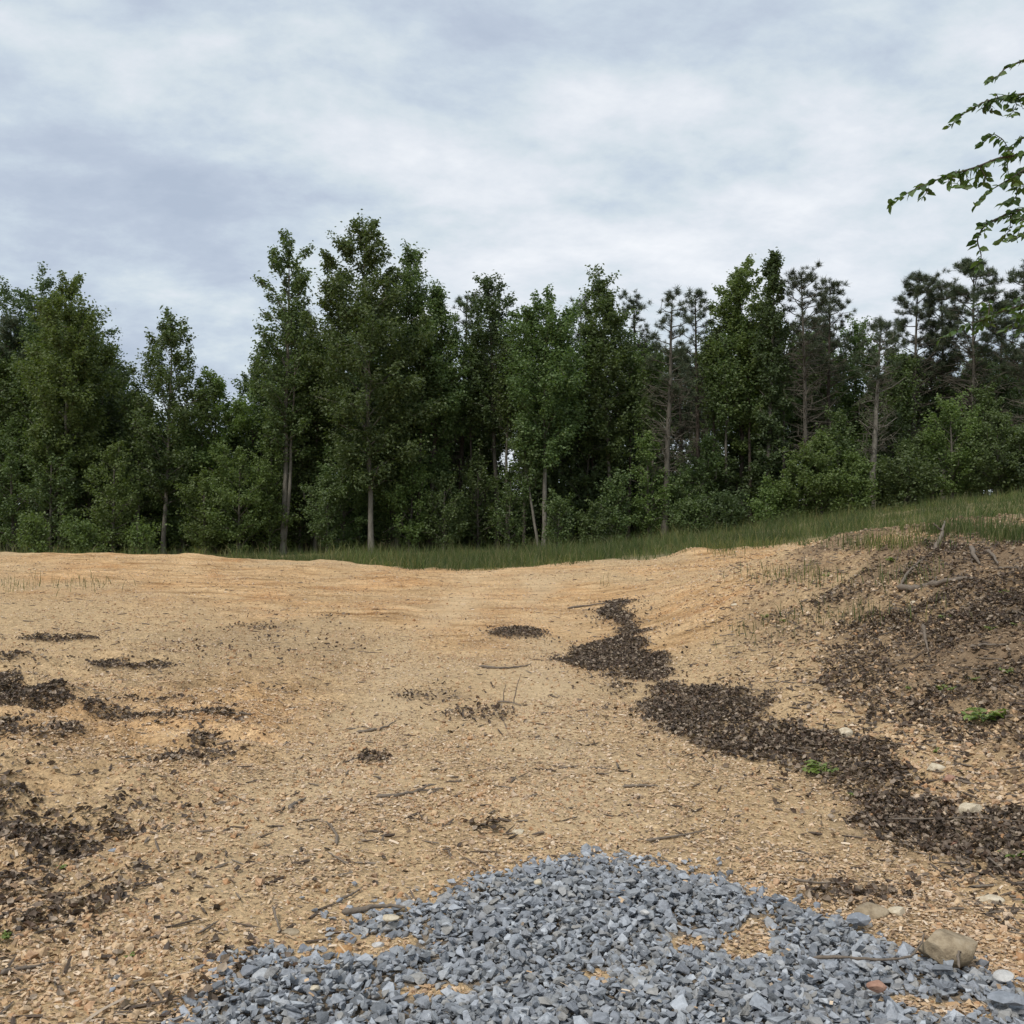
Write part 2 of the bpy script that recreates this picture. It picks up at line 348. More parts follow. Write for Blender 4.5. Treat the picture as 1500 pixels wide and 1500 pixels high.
M['straw'] = island_mat('straw_chip', [(.44,.29,.165),(.55,.385,.235),(.60,.45,.295),(.24,.155,.095),(.51,.35,.205),(.12,.083,.058),(.68,.55,.41),(.30,.195,.12)], .8, .2)
M['clod'] = island_mat('soil_clod', [(.42,.275,.155),(.53,.365,.215),(.61,.45,.285),(.44,.255,.135),(.70,.56,.41),(.27,.175,.11)], .95, .1, 0, .25, .4, 70)
M['clod_brown'] = island_mat('soil_clod_brown', [(.16,.11,.07),(.26,.18,.115),(.34,.25,.16),(.12,.085,.06),(.42,.33,.23)], .95, .1, 0, .25, .4, 70)
M['stone'] = island_mat('crushed_grey_stone', [(0.127,0.136,0.145),(0.208,0.221,0.241),(0.289,0.311,0.339),(0.244,0.254,0.260),(0.362,0.384,0.417),(0.172,0.183,0.202),(0.298,0.286,0.263),(0.434,0.458,0.487),(0.226,0.241,0.267),(0.325,0.319,0.306)], .75, .35, 0, .28, .5, 55)
M['stray'] = island_mat('stray_stone', [(.42,.28,.15),(.55,.42,.27),(.45,.24,.12),(.6,.52,.4)], .85, .2, 0, .3, .4, 50)
def rock_mat(name, a, b_, c):
    m, t, b, out = new_mat(name); tcn = N(t, 'ShaderNodeTexCoord')
    nz = N(t, 'ShaderNodeTexNoise', i_Scale=22.0, i_Detail=7.0, i_Roughness=.7); L(t, tcn.outputs['Object'], nz.inputs['Vector'])
    r = ramp(t, nz.outputs[0], [(.3, a), (.52, b_), (.75, c)]); L(t, r.outputs[0], b.inputs['Base Color']); set_bump(t, b, nz.outputs[0], .7, .015); return m
M['rock_tan'] = rock_mat('rock_tan', (.17,.13,.085), (.34,.27,.18), (.44,.37,.27))
M['rock_pale'] = rock_mat('rock_pale', (.36,.29,.19), (.58,.50,.37), (.66,.60,.48))
M['rock_orange'] = rock_mat('rock_orange', (.32,.16,.07), (.46,.27,.12), (.55,.36,.19))
M['rock_red'] = rock_mat('rock_red', (.24,.13,.09), (.36,.21,.15), (.45,.29,.21))
M['rock_blue'] = rock_mat('rock_slate', (.17,.185,.205), (.26,.28,.31), (.36,.38,.41))
M['rock_white'] = rock_mat('rock_whitish', (.38,.37,.35), (.52,.51,.49), (.62,.61,.58))

# ground
gm, t, b, out = new_mat('sandy_soil')
geo = N(t, 'ShaderNodeNewGeometry'); P = geo.outputs['Position']
def noise(sc, det=5.0, rough=.6, dist=0.0, vec=None):
    n = N(t, 'ShaderNodeTexNoise', i_Scale=sc, i_Detail=det, i_Roughness=rough, i_Distortion=dist); L(t, vec if vec else P, n.inputs['Vector']); return n.outputs[0]
big = noise(.35, 4.0); mid = noise(1.6, 6.0, .65, .4); fine = noise(14.0, 6.0, .7); micro = noise(75.0, 4.0, .7)
c = ramp(t, big, [(.35, (.60,.385,.20)), (.5, (.66,.455,.255)), (.66, (.64,.395,.20))]).outputs[0]
tone = ramp(t, mid, [(.30, (.60,.56,.51)), (.45, (.92,.91,.89)), (.60, (1.06,1.05,1.03)), (.78, (1.18,1.22,1.26))]).outputs[0]
c = mixc(t, 1.0, c, tone, 'MULTIPLY')
# streaks laid along the grader's passes
mps = N(t, 'ShaderNodeMapping'); L(t, P, mps.inputs[0]); mps.inputs['Scale'].default_value = (.5, 2.2, 1); mps.inputs['Rotation'].default_value = (0, 0, .12)
stk = noise(1.3, 5.0, .65, .6, mps.outputs[0])
c = mixc(t, 1.0, c, ramp(t, stk, [(.34, (.52,.45,.36)), (.45, (.88,.84,.78)), (.56, (1.0,1.0,1.0)), (.70, (1.16,1.17,1.18))]).outputs[0], 'MULTIPLY')
# redder clay showing in places
clay = ramp(t, noise(.8, 5.0, .6, .5), [(.53, 0.0), (.66, .6)]).outputs[0]
c = mixc(t, clay, c, (.47,.235,.095))
# greyer straw mulch areas
att_m = N(t, 'ShaderNodeAttribute', attribute_name='mulch'); c = mixc(t, mth(t, 'MULTIPLY', att_m.outputs['Fac'], .8), c, (.54,.395,.23))
c = mixc(t, 1.0, c, ramp(t, fine, [(.29, (.42,.38,.34)), (.42, (.90,.89,.87)), (.58, (1.05,1.05,1.04)), (.75, (1.32,1.35,1.4))]).outputs[0], 'MULTIPLY')
c = mixc(t, 1.0, c, ramp(t, micro, [(.3, .66), (.5, 1.0), (.72, 1.22)]).outputs[0], 'MULTIPLY')
# chips and crumbs
vo = N(t, 'ShaderNodeTexVoronoi', i_Scale=46.0, i_Randomness=1.0); L(t, P, vo.inputs['Vector'])
vs = N(t, 'ShaderNodeSeparateColor'); L(t, vo.outputs['Color'], vs.inputs[0])
chip = ramp(t, vs.outputs[0], [(.0, .50), (.10, .9), (.8, 1.0), (.93, 1.35)], 'LINEAR').outputs[0]
c = mixc(t, .7, c, mixc(t, 1.0, c, chip, 'MULTIPLY'))
# thin dark organic flecks, gathered in drifts
vo2 = N(t, 'ShaderNodeTexVoronoi', i_Scale=13.0, i_Randomness=1.0); mp2 = N(t, 'ShaderNodeMapping'); L(t, P, mp2.inputs[0]); mp2.inputs['Scale'].default_value = (.55, 1.5, 1); L(t, mp2.outputs[0], vo2.inputs['Vector'])
fl = mth(t, 'MULTIPLY', ramp(t, vo2.outputs['Distance'], [(.10, 1.0), (.26, 0.0)]).outputs[0], ramp(t, noise(1.1, 4.0, .6, .3), [(.42, 0.0), (.62, .9)]).outputs[0])
c = mixc(t, mth(t, 'MULTIPLY', fl, .65), c, (.13,.085,.05))
att_t = N(t, 'ShaderNodeAttribute', attribute_name='track'); c = mixc(t, mth(t, 'MULTIPLY', att_t.outputs['Fac'], .55), c, (.62,.47,.29))
att = N(t, 'ShaderNodeAttribute', attribute_name='litter'); c = mixc(t, mth(t, 'MULTIPLY', att.outputs['Fac'], .62), c, ramp(t, fine, [(.3, (.06,.043,.032)), (.7, (.17,.122,.082))]).outputs[0])
att_b = N(t, 'ShaderNodeAttribute', attribute_name='humus'); c = mixc(t, mth(t, 'MULTIPLY', att_b.outputs['Fac'], .85), c, ramp(t, fine, [(.3, (.13,.09,.058)), (.7, (.29,.205,.13))]).outputs[0])
att_g = N(t, 'ShaderNodeAttribute', attribute_name='grass'); c = mixc(t, mth(t, 'MULTIPLY', att_g.outputs['Fac'], .9), c, ramp(t, mid, [(.3, (.09,.095,.045)), (.7, (.22,.19,.10))]).outputs[0])
att_gap_shade = N(t, 'ShaderNodeAttribute', attribute_name='gravel'); c = mixc(t, mth(t, 'MULTIPLY', att_gap_shade.outputs['Fac'], .85), c, (.13,.125,.12))  # soil under the stones coloured dark, painted shade for the gaps between them
L(t, c, b.inputs['Base Color']); b.inputs['Roughness'].default_value = .95; b.inputs['Specular IOR Level'].default_value = .12
hh = mth(t, 'MULTIPLY_ADD', fine, .5, mth(t, 'MULTIPLY_ADD', micro, .28, mth(t, 'MULTIPLY', vo.outputs['Distance'], .25)))
set_bump(t, b, hh, 1.0, .045)
M['ground'] = gm

# ------------------------------------------------------------------ ground sheet
uc = np.linspace(-.62, .62, 720)
ext = np.cumsum(0.002*1.13**np.arange(1, 66)); ext = ext[ext < 60]
U = np.concatenate([-.62-ext[::-1], uc, .62+ext])
rows = [2.3]
while rows[-1] < 46: rows.append(rows[-1] + max(.0075, rows[-1]*rows[-1]*0.0010, 0.0))if rows[-1] < 11 else rows.append(rows[-1]+ (0.10 if rows[-1] < 32 else .35))
rows = np.array(rows)
back = 2.3-np.cumsum(0.05*1.16**np.arange(1, 50)); back = back[back > -500][::-1]
front = rows[-1]+np.cumsum(0.5*1.15**np.arange(1, 50)); front = front[front < 1600]
R = np.concatenate([back, rows, front])
UU, YY = np.meshgrid(U, R)
XX = UU*np.maximum(YY, 2.3)
X = XX.ravel(); Y = YY.ravel()
fz = H(X, Y)
nR, nU = len(R), len(U)
idx = np.arange(nR*nU).reshape(nR, nU)
F = np.stack([idx[:-1, :-1].ravel(), idx[:-1, 1:].ravel(), idx[1:, 1:].ravel(), idx[1:, :-1].ravel()], 1)
mb = MB(); mb.add(np.stack([X, Y, fz], 1), F)
ground = mb.build('ground', M['ground'], smooth=True)
tag(ground, 'orange sandy graded dirt clearing rising to a low crest', 'ground', kind='structure')
def put_attr(name, a):
    at_ = ground.data.attributes.new(name, 'FLOAT', 'POINT'); at_.data.foreach_set('value', a.astype(np.float32))
vis = (np.abs(X/np.maximum(Y, 2.3)) < 1.2) & (Y > 1.0) & (Y < 60)
lm = np.zeros(len(X)); lm[vis] = litter_mask(X[vis], Y[vis]); put_attr('litter', lm)
gst = grass_start(X, Y)
put_attr('grass', sstep(-.6, 1.2, Y-gst+1.2*fbm(X, Y, .7, 3, 91)))
def humus(x, y): return sstep(.7, 2.0, x-np.interp(y, [0, 6, 8, 10, 12, 20], [1.9, 1.7, 1.4, 1.3, 1.5, 5.0]))*(1-sstep(13.5, 17, y))*(.35+.65*sstep(-.45, .15, fbm(x, y, .9, 4, 95)))
put_attr('humus', humus(X, Y))
put_attr('track', np.clip(sum(np.exp(-((X-cc-.02*Y)/.45)**2) for cc in (-1.2, 0.15)), 0, 1)*sstep(-.5, .2, fbm(X, Y*.35, 1.2, 4, 99))*sstep(3, 6, Y)*(1-sstep(22, 24, Y)))
put_attr('mulch', sstep(-.3, .45, fbm(X*.8, Y*.5, .5, 4, 97)+.5*(1-sstep(8, 17, Y))))
gvd = np.full(len(X), -9.); kk = (Y < 6.5) & (Y > 0.5) & (np.abs(X) < 4)
gvd[kk] = polydist(X[kk], Y[kk], GRAVEL_P)
for Q in HOLES: gvd[kk] = np.where(polydist(X[kk], Y[kk], Q) > -.02, -.3, gvd[kk])
put_attr('gravel', .8*sstep(.02, .22, gvd))  # mask for the painted gap shade beneath the stones

# ------------------------------------------------------------------ scatter helpers
def rotmats(rz, rx, ry):
    cz, sz, cx_, sx, cy_, sy = np.cos(rz), np.sin(rz), np.cos(rx), np.sin(rx), np.cos(ry), np.sin(ry)
    Z = np.zeros((len(rz), 3, 3)); Z[:, 0, 0] = cz; Z[:, 0, 1] = -sz; Z[:, 1, 0] = sz; Z[:, 1, 1] = cz; Z[:, 2, 2] = 1
    A = np.zeros_like(Z); A[:, 0, 0] = 1; A[:, 1, 1] = cx_; A[:, 1, 2] = -sx; A[:, 2, 1] = sx; A[:, 2, 2] = cx_
    B = np.zeros_like(Z); B[:, 1, 1] = 1; B[:, 0, 0] = cy_; B[:, 0, 2] = sy; B[:, 2, 0] = -sy; B[:, 2, 2] = cy_
    return Z @ A @ B
def batch(mb, pv, pf, pos, rot, scale, mi=0):
    """many copies of a little shape joined in one mesh"""
    K = len(pos)
    if K == 0: return
    if np.ndim(scale) == 1: scale = np.repeat(scale[:, None], 3, 1)
    v = pv[None]*scale[:, None, :]
    v = np.einsum('kij,knj->kni', rot, v)+pos[:, None, :]
    f = pf[None]+(np.arange(K)*len(pv))[:, None, None]
    mb.add(v.reshape(-1, 3), f.reshape(-1, pf.shape[1]), mi)
def hull_proto(seed, n=11, flat=(1, .72, .45)):
    import bmesh
    r = np.random.default_rng(seed); p = r.normal(size=(n, 3)); p /= np.linalg.norm(p, axis=1)[:, None]; p *= r.uniform(.75, 1.05, (n, 1)); p *= np.array(flat)
    bm = bmesh.new()
    for q in p: bm.verts.new(q)
    res = bmesh.ops.convex_hull(bm, input=bm.verts)
    bmesh.ops.delete(bm, geom=[v for v in bm.verts if not v.link_faces], context='VERTS')
    bmesh.ops.triangulate(bm, faces=bm.faces); bm.verts.ensure_lookup_table(); bm.verts.index_update()
    v = np.array([x.co[:] for x in bm.verts]); f = np.array([[q.index for q in fc.verts] for fc in bm.faces]); bm.free(); return v, f
def leaf_proto(seed, curl=.5):
    r = np.random.default_rng(seed); ts = [0, .3, .65, 1]; ws = [.05, .30*r.uniform(.8, 1.3), .26*r.uniform(.8, 1.3), .02]
    v = []; tw = r.uniform(-.6, .6)
    for tt, w in zip(ts, ws):
        zc = curl*r.uniform(.5, 1.3)*(tt-.5)**2*.9
        for s in (-1, 0, 1):
            v.append((tt-.5, s*w, zc+abs(s)*w*r.uniform(.2, .9)+s*tw*(tt-.5)*.35))
    f = []
    for i in range(3):
        for j in range(2): a = i*3+j; f.append((a, a+1, a+4, a+3))
    return np.array(v), np.array(f)
LEAFP = [leaf_proto(i, .3+.25*i) for i in range(6)]
FLAT4 = (np.array([(0, 0, 0), (.45, .30, .07), (1, 0, -.03), (.45, -.30, .07)]), np.array([[0, 3, 2, 1]]))
def tube(pts, radii, sides=6):
    pts = np.asarray(pts, float); n = len(pts); tg = np.gradient(pts, axis=0); tg /= np.linalg.norm(tg, axis=1)[:, None]+1e-9
    ref = np.array([0, 0, 1.0]) if abs(tg[0, 2]) < .8 else np.array([1.0, 0, 0])
    a = np.cross(tg, ref); a /= np.linalg.norm(a, axis=1)[:, None]+1e-9; b_ = np.cross(tg, a)
    th = np.linspace(0, 2*math.pi, sides, endpoint=False)
    ring = a[:, None]*np.cos(th)[None, :, None]+b_[:, None]*np.sin(th)[None, :, None]
    v = (pts[:, None]+ring*np.asarray(radii)[:, None, None]).reshape(-1, 3); f = []
    for i in range(n-1):
        for j in range(sides):
            k = (j+1) % sides; f.append((i*sides+j, i*sides+k, (i+1)*sides+k, (i+1)*sides+j))
    return v, np.array(f)
def caps(mb, v, sides):
    pass

# ------------------------------------------------------------------ leaf litter
def scatter_litter(polys, name, label, dens_mul=1.0, size=(.018, .048)):
    mb = MB(); dens_mul *= 1.9
    for P_, d, s in polys:
        lo = P_.min(0)-.35; hi = P_.max(0)+.35; A = (hi-lo).prod(); n = int(A*d*dens_mul); am = min(1, .22*math.sqrt((P_.max(0)-P_.min(0)).prod())) if s != 1 or d != 1500 else 1; am = min(am, .9)
        x = rng.uniform(lo[0], hi[0], n); y = rng.uniform(lo[1], hi[1], n)
        dd = polydist(x+0.22*am*fbm(x, y, 2.6, 3, 81), y+0.30*am*fbm(x, y, 2.2, 3, 82), P_)
        eg = 1 if d == 1500 and s == 1 and len(P_) > 25 else .45; p = sstep(-.20*eg, .16*eg, dd)*(np.clip(litgate(x, y)*1.25-.05, .62, 1)*sstep(-.05, .15, dd+.10*fbm(x, y, 5, 3, 85)) if len(P_) > 25 else litgate(x, y))*np.where(s < .7, sstep(-.35, .3, fbm(x, y, 1.5, 3, 83)), 1) + .03*sstep(-.5, 0, dd)
        k = (rng.uniform(size=n) < p) & (np.abs(x/y) < .75); x = x[k]; y = y[k]; dd = dd[k]
        z = H(x, y)+.008+rng.uniform(0, 1, len(x))**1.5*.040*np.clip(dd/.25+.3, .15, 1)
        sz = rng.uniform(*size, len(x))*np.where(y > 14, 1.3, 1)
        rz = rng.uniform(0, 6.28, len(x)); rx = rng.normal(0, .55, len(x)); ry = rng.normal(0, .55, len(x))
        R_ = rotmats(rz, rx, ry); q = rng.integers(0, 6, len(x)); pos = np.stack([x, y, z], 1)
        for i in range(6):
            w = q == i; batch(mb, *LEAFP[i], pos[w], R_[w], sz[w])
    o = mb.build(name, M['litter']); return tag(o, label, 'leaf litter', kind='stuff')
scatter_litter([LIT[0]], 'leaf_litter', 'dark brown dead leaves gathered along the foot of the right bank')
scatter_litter(LIT[1:3]+[LIT[28], LIT[29-1+0]][:1]+[LIT[27]], 'leaf_litter', 'dark dead leaves and humus strewn over the right bank')
left_ids = [3, 4, 8, 9, 10, 11, 12, 13, 14, 15, 16, 17, 18, 19, 20, 24, 26, 30]
scatter_litter([LIT[i] for i in left_ids], 'leaf_litter', 'brown dead leaves lodged in hollows of the left foreground hummocks')
mid_ids = [i for i in range(len(LIT)) if i not in left_ids+[0, 1, 2, 27, 28, 21, 22]]
scatter_litter([LIT[i] for i in mid_ids], 'leaf_litter', 'small scattered drifts of dead leaves on the sandy track')
scatter_litter([LIT[21], LIT[22]], 'leaf_litter', 'brown leaf scraps along the left edge of the grey gravel', size=(.02, .05))

mb = MB(); x = rng.uniform(-14, 13, 90000); y = np.exp(rng.uniform(math.log(2.4), math.log(23), 90000))
k = (np.abs(x/y) < .66) & (y < grass_start(x, y)); x = x[k]; y = y[k]
w = sstep(.12, .5, fbm(x*.8, y*1.3, 1.1, 4, 141))*.6+sstep(.15, .45, fbm(x, y*1.5, 3.2, 3, 143))*.35+.03; w = w*np.where(x > 1.8+.12*y, 1.5, np.where(x < -.9, 1.2, .6))*(1-.45*np.clip(np.exp(-((x+.4)/1.5)**2), 0, 1))
k = rng.uniform(size=len(x)) < w*.45; x = x[k]; y = y[k]; n = len(x); q = rng.integers(0, 6, n); R_ = rotmats(rng.uniform(0, 6.28, n), rng.normal(0, .35, n), rng.normal(0, .35, n)); ps = np.stack([x, y, H(x, y)+.006], 1); sz = rng.uniform(.010, .034, n)
kp = polydist(x, y, GRAVEL_P) < .05
for i in range(6):
    w = (q == i) & kp; batch(mb, *LEAFP[i], ps[w], R_[w], sz[w])
tag(mb.build('leaf_fragments', M['litter']), 'thin scatter of broken brown leaf bits over the clearing', 'leaf litter', kind='stuff')

# ------------------------------------------------------------------ straw, chips and crumbs over the clearing
def sample_clearing(n, y0, y1, pw=1.0, umax=.66):
    l = rng.uniform(0, 1, n)**pw; y = np.exp(math.log(y0)+(math.log(y1)-math.log(y0))*l); x = rng.uniform(-umax, umax, n)*y
    k = (y < grass_start(x, y)); return x[k], y[k]
def keep_off_gravel(x, y, m=.0):
    d = np.full(len(x), -9.); k = y < 6.5; d[k] = polydist(x[k], y[k], GRAVEL_P); h = np.zeros(len(x), bool)
    for Q in HOLES:
        h[k] |= inpoly(x[k], y[k], Q)
    return (d < m) | h
x, y = sample_clearing(260000, 2.3, 24, 1.0)
k = keep_off_gravel(x, y, .05); x = x[k]; y = y[k]
k = rng.uniform(size=len(x)) < .25+.75*sstep(-.3, .3, fbm(x, y, 1.3, 3, 101)); x = x[k]; y = y[k]
n = len(x); mb = MB()
SP = np.array([(-.5, -.5, 0), (0, -.5, .04), (.5, -.5, 0), (.5, .5, 0), (0, .5, .04), (-.5, .5, 0)]); SF = np.array([[0, 1, 4, 5], [1, 2, 3, 4]])
ln = rng.gamma(2.0, .0042, n)+.007; ln = np.where(rng.uniform(size=n) < .05, ln*2.8, ln); wd = rng.uniform(.003, .010, n)*(1+y*.04)
batch(mb, SP, SF, np.stack([x, y, H(x, y)+rng.uniform(.002, .012, n)], 1), rotmats(rng.normal(0, .9, n), rng.normal(0, .35, n), rng.normal(0, .22, n)), np.stack([ln, wd, ln], 1))
tag(mb.build('straw_mulch', M['straw']), 'short pale straw and wood chips strewn over the bare dirt', 'mulch', kind='stuff')
PEB = [hull_proto(200+i, 9, (1, .8, .6)) for i in range(5)]
x, y = sample_clearing(190000, 2.3, 24, .9)
k = keep_off_gravel(x, y, .03) & (rng.uniform(size=len(x)) < .2+.8*sstep(-.1, .35, fbm(x, y, 1.1, 3, 105)) + .5*sstep(2, 3, x)); x = x[k]; y = y[k]; n = len(x); mb = MB()
sz = .0035+rng.gamma(1.5, .0038, n)*(1+.8*sstep(1.8, 3, x)); sz = np.minimum(sz, .035); q = rng.integers(0, 5, n); RR = rotmats(rng.uniform(0, 6.28, n), rng.normal(0, .4, n), rng.normal(0, .4, n)); pp = np.stack([x, y, H(x, y)+sz*.25], 1)
hb = rng.uniform(size=n) < humus(x, y)*.95
for i in range(5):
    w = (q == i) & ~hb; batch(mb, *PEB[i], pp[w], RR[w], sz[w])
    w = (q == i) & hb; batch(mb, *PEB[i], pp[w], RR[w], sz[w], 1)
tag(mb.build('dirt_crumbs', [M['clod'], M['clod_brown']]), 'sandy clods and small pebbles scattered over the clearing', 'pebbles', kind='stuff')

# dark twig fragments
mb = MB()
x, y = sample_clearing(22000, 2.5, 22, 1.0)
w = rng.uniform(size=len(x)) < np.where(x > np.interp(y, [0, 6, 12, 20], [1.9, 2.0, 2.2, 4.2]), .8, .07)
w &= keep_off_gravel(x, y, .02); x = x[w]; y = y[w]; n = len(x)
ln = rng.uniform(.03, .13, n); ln = np.where(rng.uniform(size=n) < .05, ln*2.2, ln)
tv, tf = tube([(-.5, 0, 0), (-.15, .06, .03), (.2, -.04, .05), (.5, .03, 0)], [.5, .6, .45, .2], 4)
batch(mb, tv*np.array([1, 1, 1]), tf, np.stack([x, y, H(x, y)+.006], 1), rotmats(rng.uniform(0, 6.28, n), rng.normal(0, .2, n), rng.normal(0, .15, n)), np.stack([ln, rng.uniform(.006, .014, n), rng.uniform(.006, .014, n)], 1))
tag(mb.build('twig_fragments', M['twig']), 'fine brown twig fragments littering the bank and the track', 'twigs', kind='stuff')

# ------------------------------------------------------------------ gravel
GST = [hull_proto(300+i, 10+i % 4, (1, random.uniform(.6, .85), random.uniform(.32, .6))) for i in range(12)]
lo = GRAVEL_P.min(0)-.3; hi = GRAVEL_P.max(0)+.3; mb = MB(); allp = []
for layer, (pitch, dz_, prob) in enumerate([(.029, 0.0, 1), (.029, .012, 1), (.031, .024, .9), (.035, .037, .6)]):
    gx, gy = np.meshgrid(np.arange(lo[0], hi[0], pitch), np.arange(lo[1], hi[1], pitch)); gx = gx.ravel()+rng.uniform(-.5, .5, gx.size)*pitch; gy = gy.ravel()+rng.uniform(-.5, .5, gy.size)*pitch
    dd = polydist(gx+.08*fbm(gx, gy, 3.5, 2, 111), gy+.10*fbm(gx, gy, 3, 2, 112), GRAVEL_P)
    for Q in HOLES:
        hd = polydist(gx+.04*fbm(gx, gy, 9, 2, 113), gy+.04*fbm(gx, gy, 8, 2, 114), Q); dd = np.where(hd > 0, -1.2 if layer else -.25, np.minimum(dd, -hd+.02))
    p = prob*sstep(-.12+.05*layer, .10+.08*layer, dd) + (.05 if layer == 0 else 0)*sstep(-.35, -.02, dd)
    left_thin = np.where((gx < -.25) & (gy > 2.6), 1 if layer == 0 else .6, 1); p = p*left_thin
    k = rng.uniform(size=len(gx)) < p; gx = gx[k]; gy = gy[k]; dd = dd[k]; n = len(gx)
    mound = .03*sstep(0, .8, dd)
    sz = np.clip(rng.lognormal(math.log(.0185), .45, n), .007, .044)
    pos = np.stack([gx, gy, base_h(gx, gy)+.008+dz_*sstep(-.02, .15, dd)+mound+rng.uniform(-.004, .006, n)], 1)
    RR = rotmats(rng.uniform(0, 6.28, n), rng.normal(0, .38, n), rng.normal(0, .38, n)); q = rng.integers(0, 12, n)
    for i in range(12):
        w = q == i; batch(mb, *GST[i], pos[w], RR[w], sz[w])
tag(mb.build('gravel', M['stone']), 'grey crushed stone gravel spread across the foreground dirt', 'gravel', kind='stuff')
n = 700; x = rng.uniform(lo[0], hi[0], n*3); y = rng.uniform(lo[1], hi[1], n*3); dd = polydist(x, y, GRAVEL_P); k = (dd > 0) & (rng.uniform(size=len(x)) < .10+.75*sstep(.15, .5, fbm(x, y, 2.2, 3, 151))); x = x[k]; y = y[k]; dd = dd[k]; n = len(x)
mb = MB(); batch(mb, SP, SF, np.stack([x, y, base_h(x, y)+.05+.03*sstep(0, .8, dd)+rng.uniform(-.02, .012, n)], 1), rotmats(rng.uniform(0, 6.28, n), rng.normal(0, .4, n), rng.normal(0, .4, n)), np.stack([rng.uniform(.008, .028, n), rng.uniform(.003, .014, n), rng.uniform(.01, .03, n)], 1))
tag(mb.build('wood_chips', M['straw']), 'orange wood chips and straw caught between the grey stones', 'mulch', kind='stuff')
def gz(x, y):
    """top of the gravel or of the ground"""
    d = polydist(np.array([x]), np.array([y]), GRAVEL_P)[0]
    z = H1(x, y)
    if d > 0 and not any(inpoly(np.array([x]), np.array([y]), Q)[0] for Q in HOLES): z += .03+.03*float(sstep(0, .8, d))+.014
    return z

# ------------------------------------------------------------------ single stones
import bmesh
def rock(px, py, wpx, hratio, mat, label, seed, name='rock', depth=.75, cat='rock'):
    x, y, _ = gat(px, py); r = np.random.default_rng(seed); w = wpx/FPX*math.hypot(y, 1.5)/2
    bm = bmesh.new(); bmesh.ops.create_icosphere(bm, subdivisions=4, radius=1)
    pl = r.normal(size=(11, 3)); pl /= np.linalg.norm(pl, axis=1)[:, None]; off = r.uniform(.62, .9, 11)
    V = np.array([v.co[:] for v in bm.verts])
    for _ in range(2):
        for p_, o_ in zip(pl, off):
            d = V@p_-o_; V = V-np.where(d > 0, d*.93, 0)[:, None]*p_
    V = V*(1+.02*fbm(V[:, 0]*3+V[:, 2]*2, V[:, 1]*3-V[:, 2], 1.5, 3, seed))[:, None]
    V[:, 0] /= np.abs(V[:, 0]).max(); V *= np.array([w, w*depth, w*hratio])
    a = r.uniform(-.4, .4); V = V@np.array([[math.cos(a), math.sin(a), 0], [-math.sin(a), math.cos(a), 0], [0, 0, 1]])
    mb_ = MB(); mb_.add(V, [[v.index for v in f.verts] for f in bm.faces]); bm.free()
    o = mb_.build(name, mat, smooth=False); o.location = (x, y, gz(x, y)+w*hratio*.28); return tag(o, label, cat)
rock(1387,1416,78,.62,M['rock_tan'],'large tan grey rock sitting on the right edge of the gravel',1,'rock',.8)
rock(1275,1340,52,.5,M['rock_tan'],'brown domed rock at the upper right rim of the gravel',2)
rock(1314,1342,26,.6,M['rock_pale'],'small pale jagged stone right of the brown domed rock',3)
rock(1423,1192,36,.75,M['rock_pale'],'pale triangular rock lying in the dark leaf litter',4)
rock(1238,1079,24,.75,M['rock_pale'],'pale pointed stone at the upper edge of the leaf swath',5)
rock(1370,1128,28,.5,M['rock_pale'],'buff angular stone above the leaf litter beside a pinkish stone',6)
rock(1390,1145,22,.6,M['rock_red'],'pinkish stone beside the buff angular stone',7)
rock(1450,1320,38,.32,M['rock_pale'],'flat buff stone on the sand below the leaf litter',8)
rock(1470,1456,30,.5,M['rock_white'],'flat whitish stone near the right edge of the photo',9)
rock(1476,1490,52,.25,M['rock_blue'],'long blue grey slab in the bottom right corner',10)
rock(1392,1380,18,.6,M['rock_blue'],'small blue grey stone on the sand above the large tan rock',11)
rock(1285,1478,30,.5,M['rock_red'],'reddish brown stone in the lower right gravel',12)
rock(505,1393,26,.42,M['rock_orange'],'orange oval stone on the left gravel near bare dirt',13)
rock(572,1364,24,.42,M['rock_pale'],'smooth buff oval stone below a stick on the left gravel',14)
rock(554,1388,18,.5,M['rock_white'],'cream angular stone between the orange stone and the gravel',15)
rock(789,1316,14,.6,M['rock_pale'],'cream pebble amid grey stones near the top of the gravel',16)
rock(641,1322,12,.6,M['rock_orange'],'orange pebble at the upper left rim of the gravel',17)
rock(760,1221,20,.45,M['rock_pale'],'buff stone on the track just above the gravel',18)
rock(425,1368,26,.35,M['rock_tan'],'flat tan stone on the dirt left of the gravel',19)
rock(460,1476,16,.5,M['rock_pale'],'yellowish stone in the lower left gravel',20)
rock(168,1248,18,.3,M['rock_blue'],'flat grey stone beside the left foreground leaves',21)
rock(1337,885,10,.8,M['rock_pale'],'round pale stone high on the right bank',22)
rock(945,1367,14,.5,M['rock_white'],'whitish pebble right of centre on the gravel',23)
rock(1258,1368,0+34,.5,M['rock_blue'],'broad flat grey stone below the brown domed rock',24)
rock(1400,1238,20,.5,M['rock_red'],'reddish stone half buried in the lower right leaf litter',25)
rock(1135,1320,14,.5,M['rock_orange'],'ochre stone at the upper right rim of the gravel',26)
rock(335,1395,1+18,.5,M['rock_white'],'light grey stone beside leaf scraps left of the gravel',27)
rock(1075,888,9,.6,M['rock_pale'],'tiny pale stone near the top of the leaf swath',28)

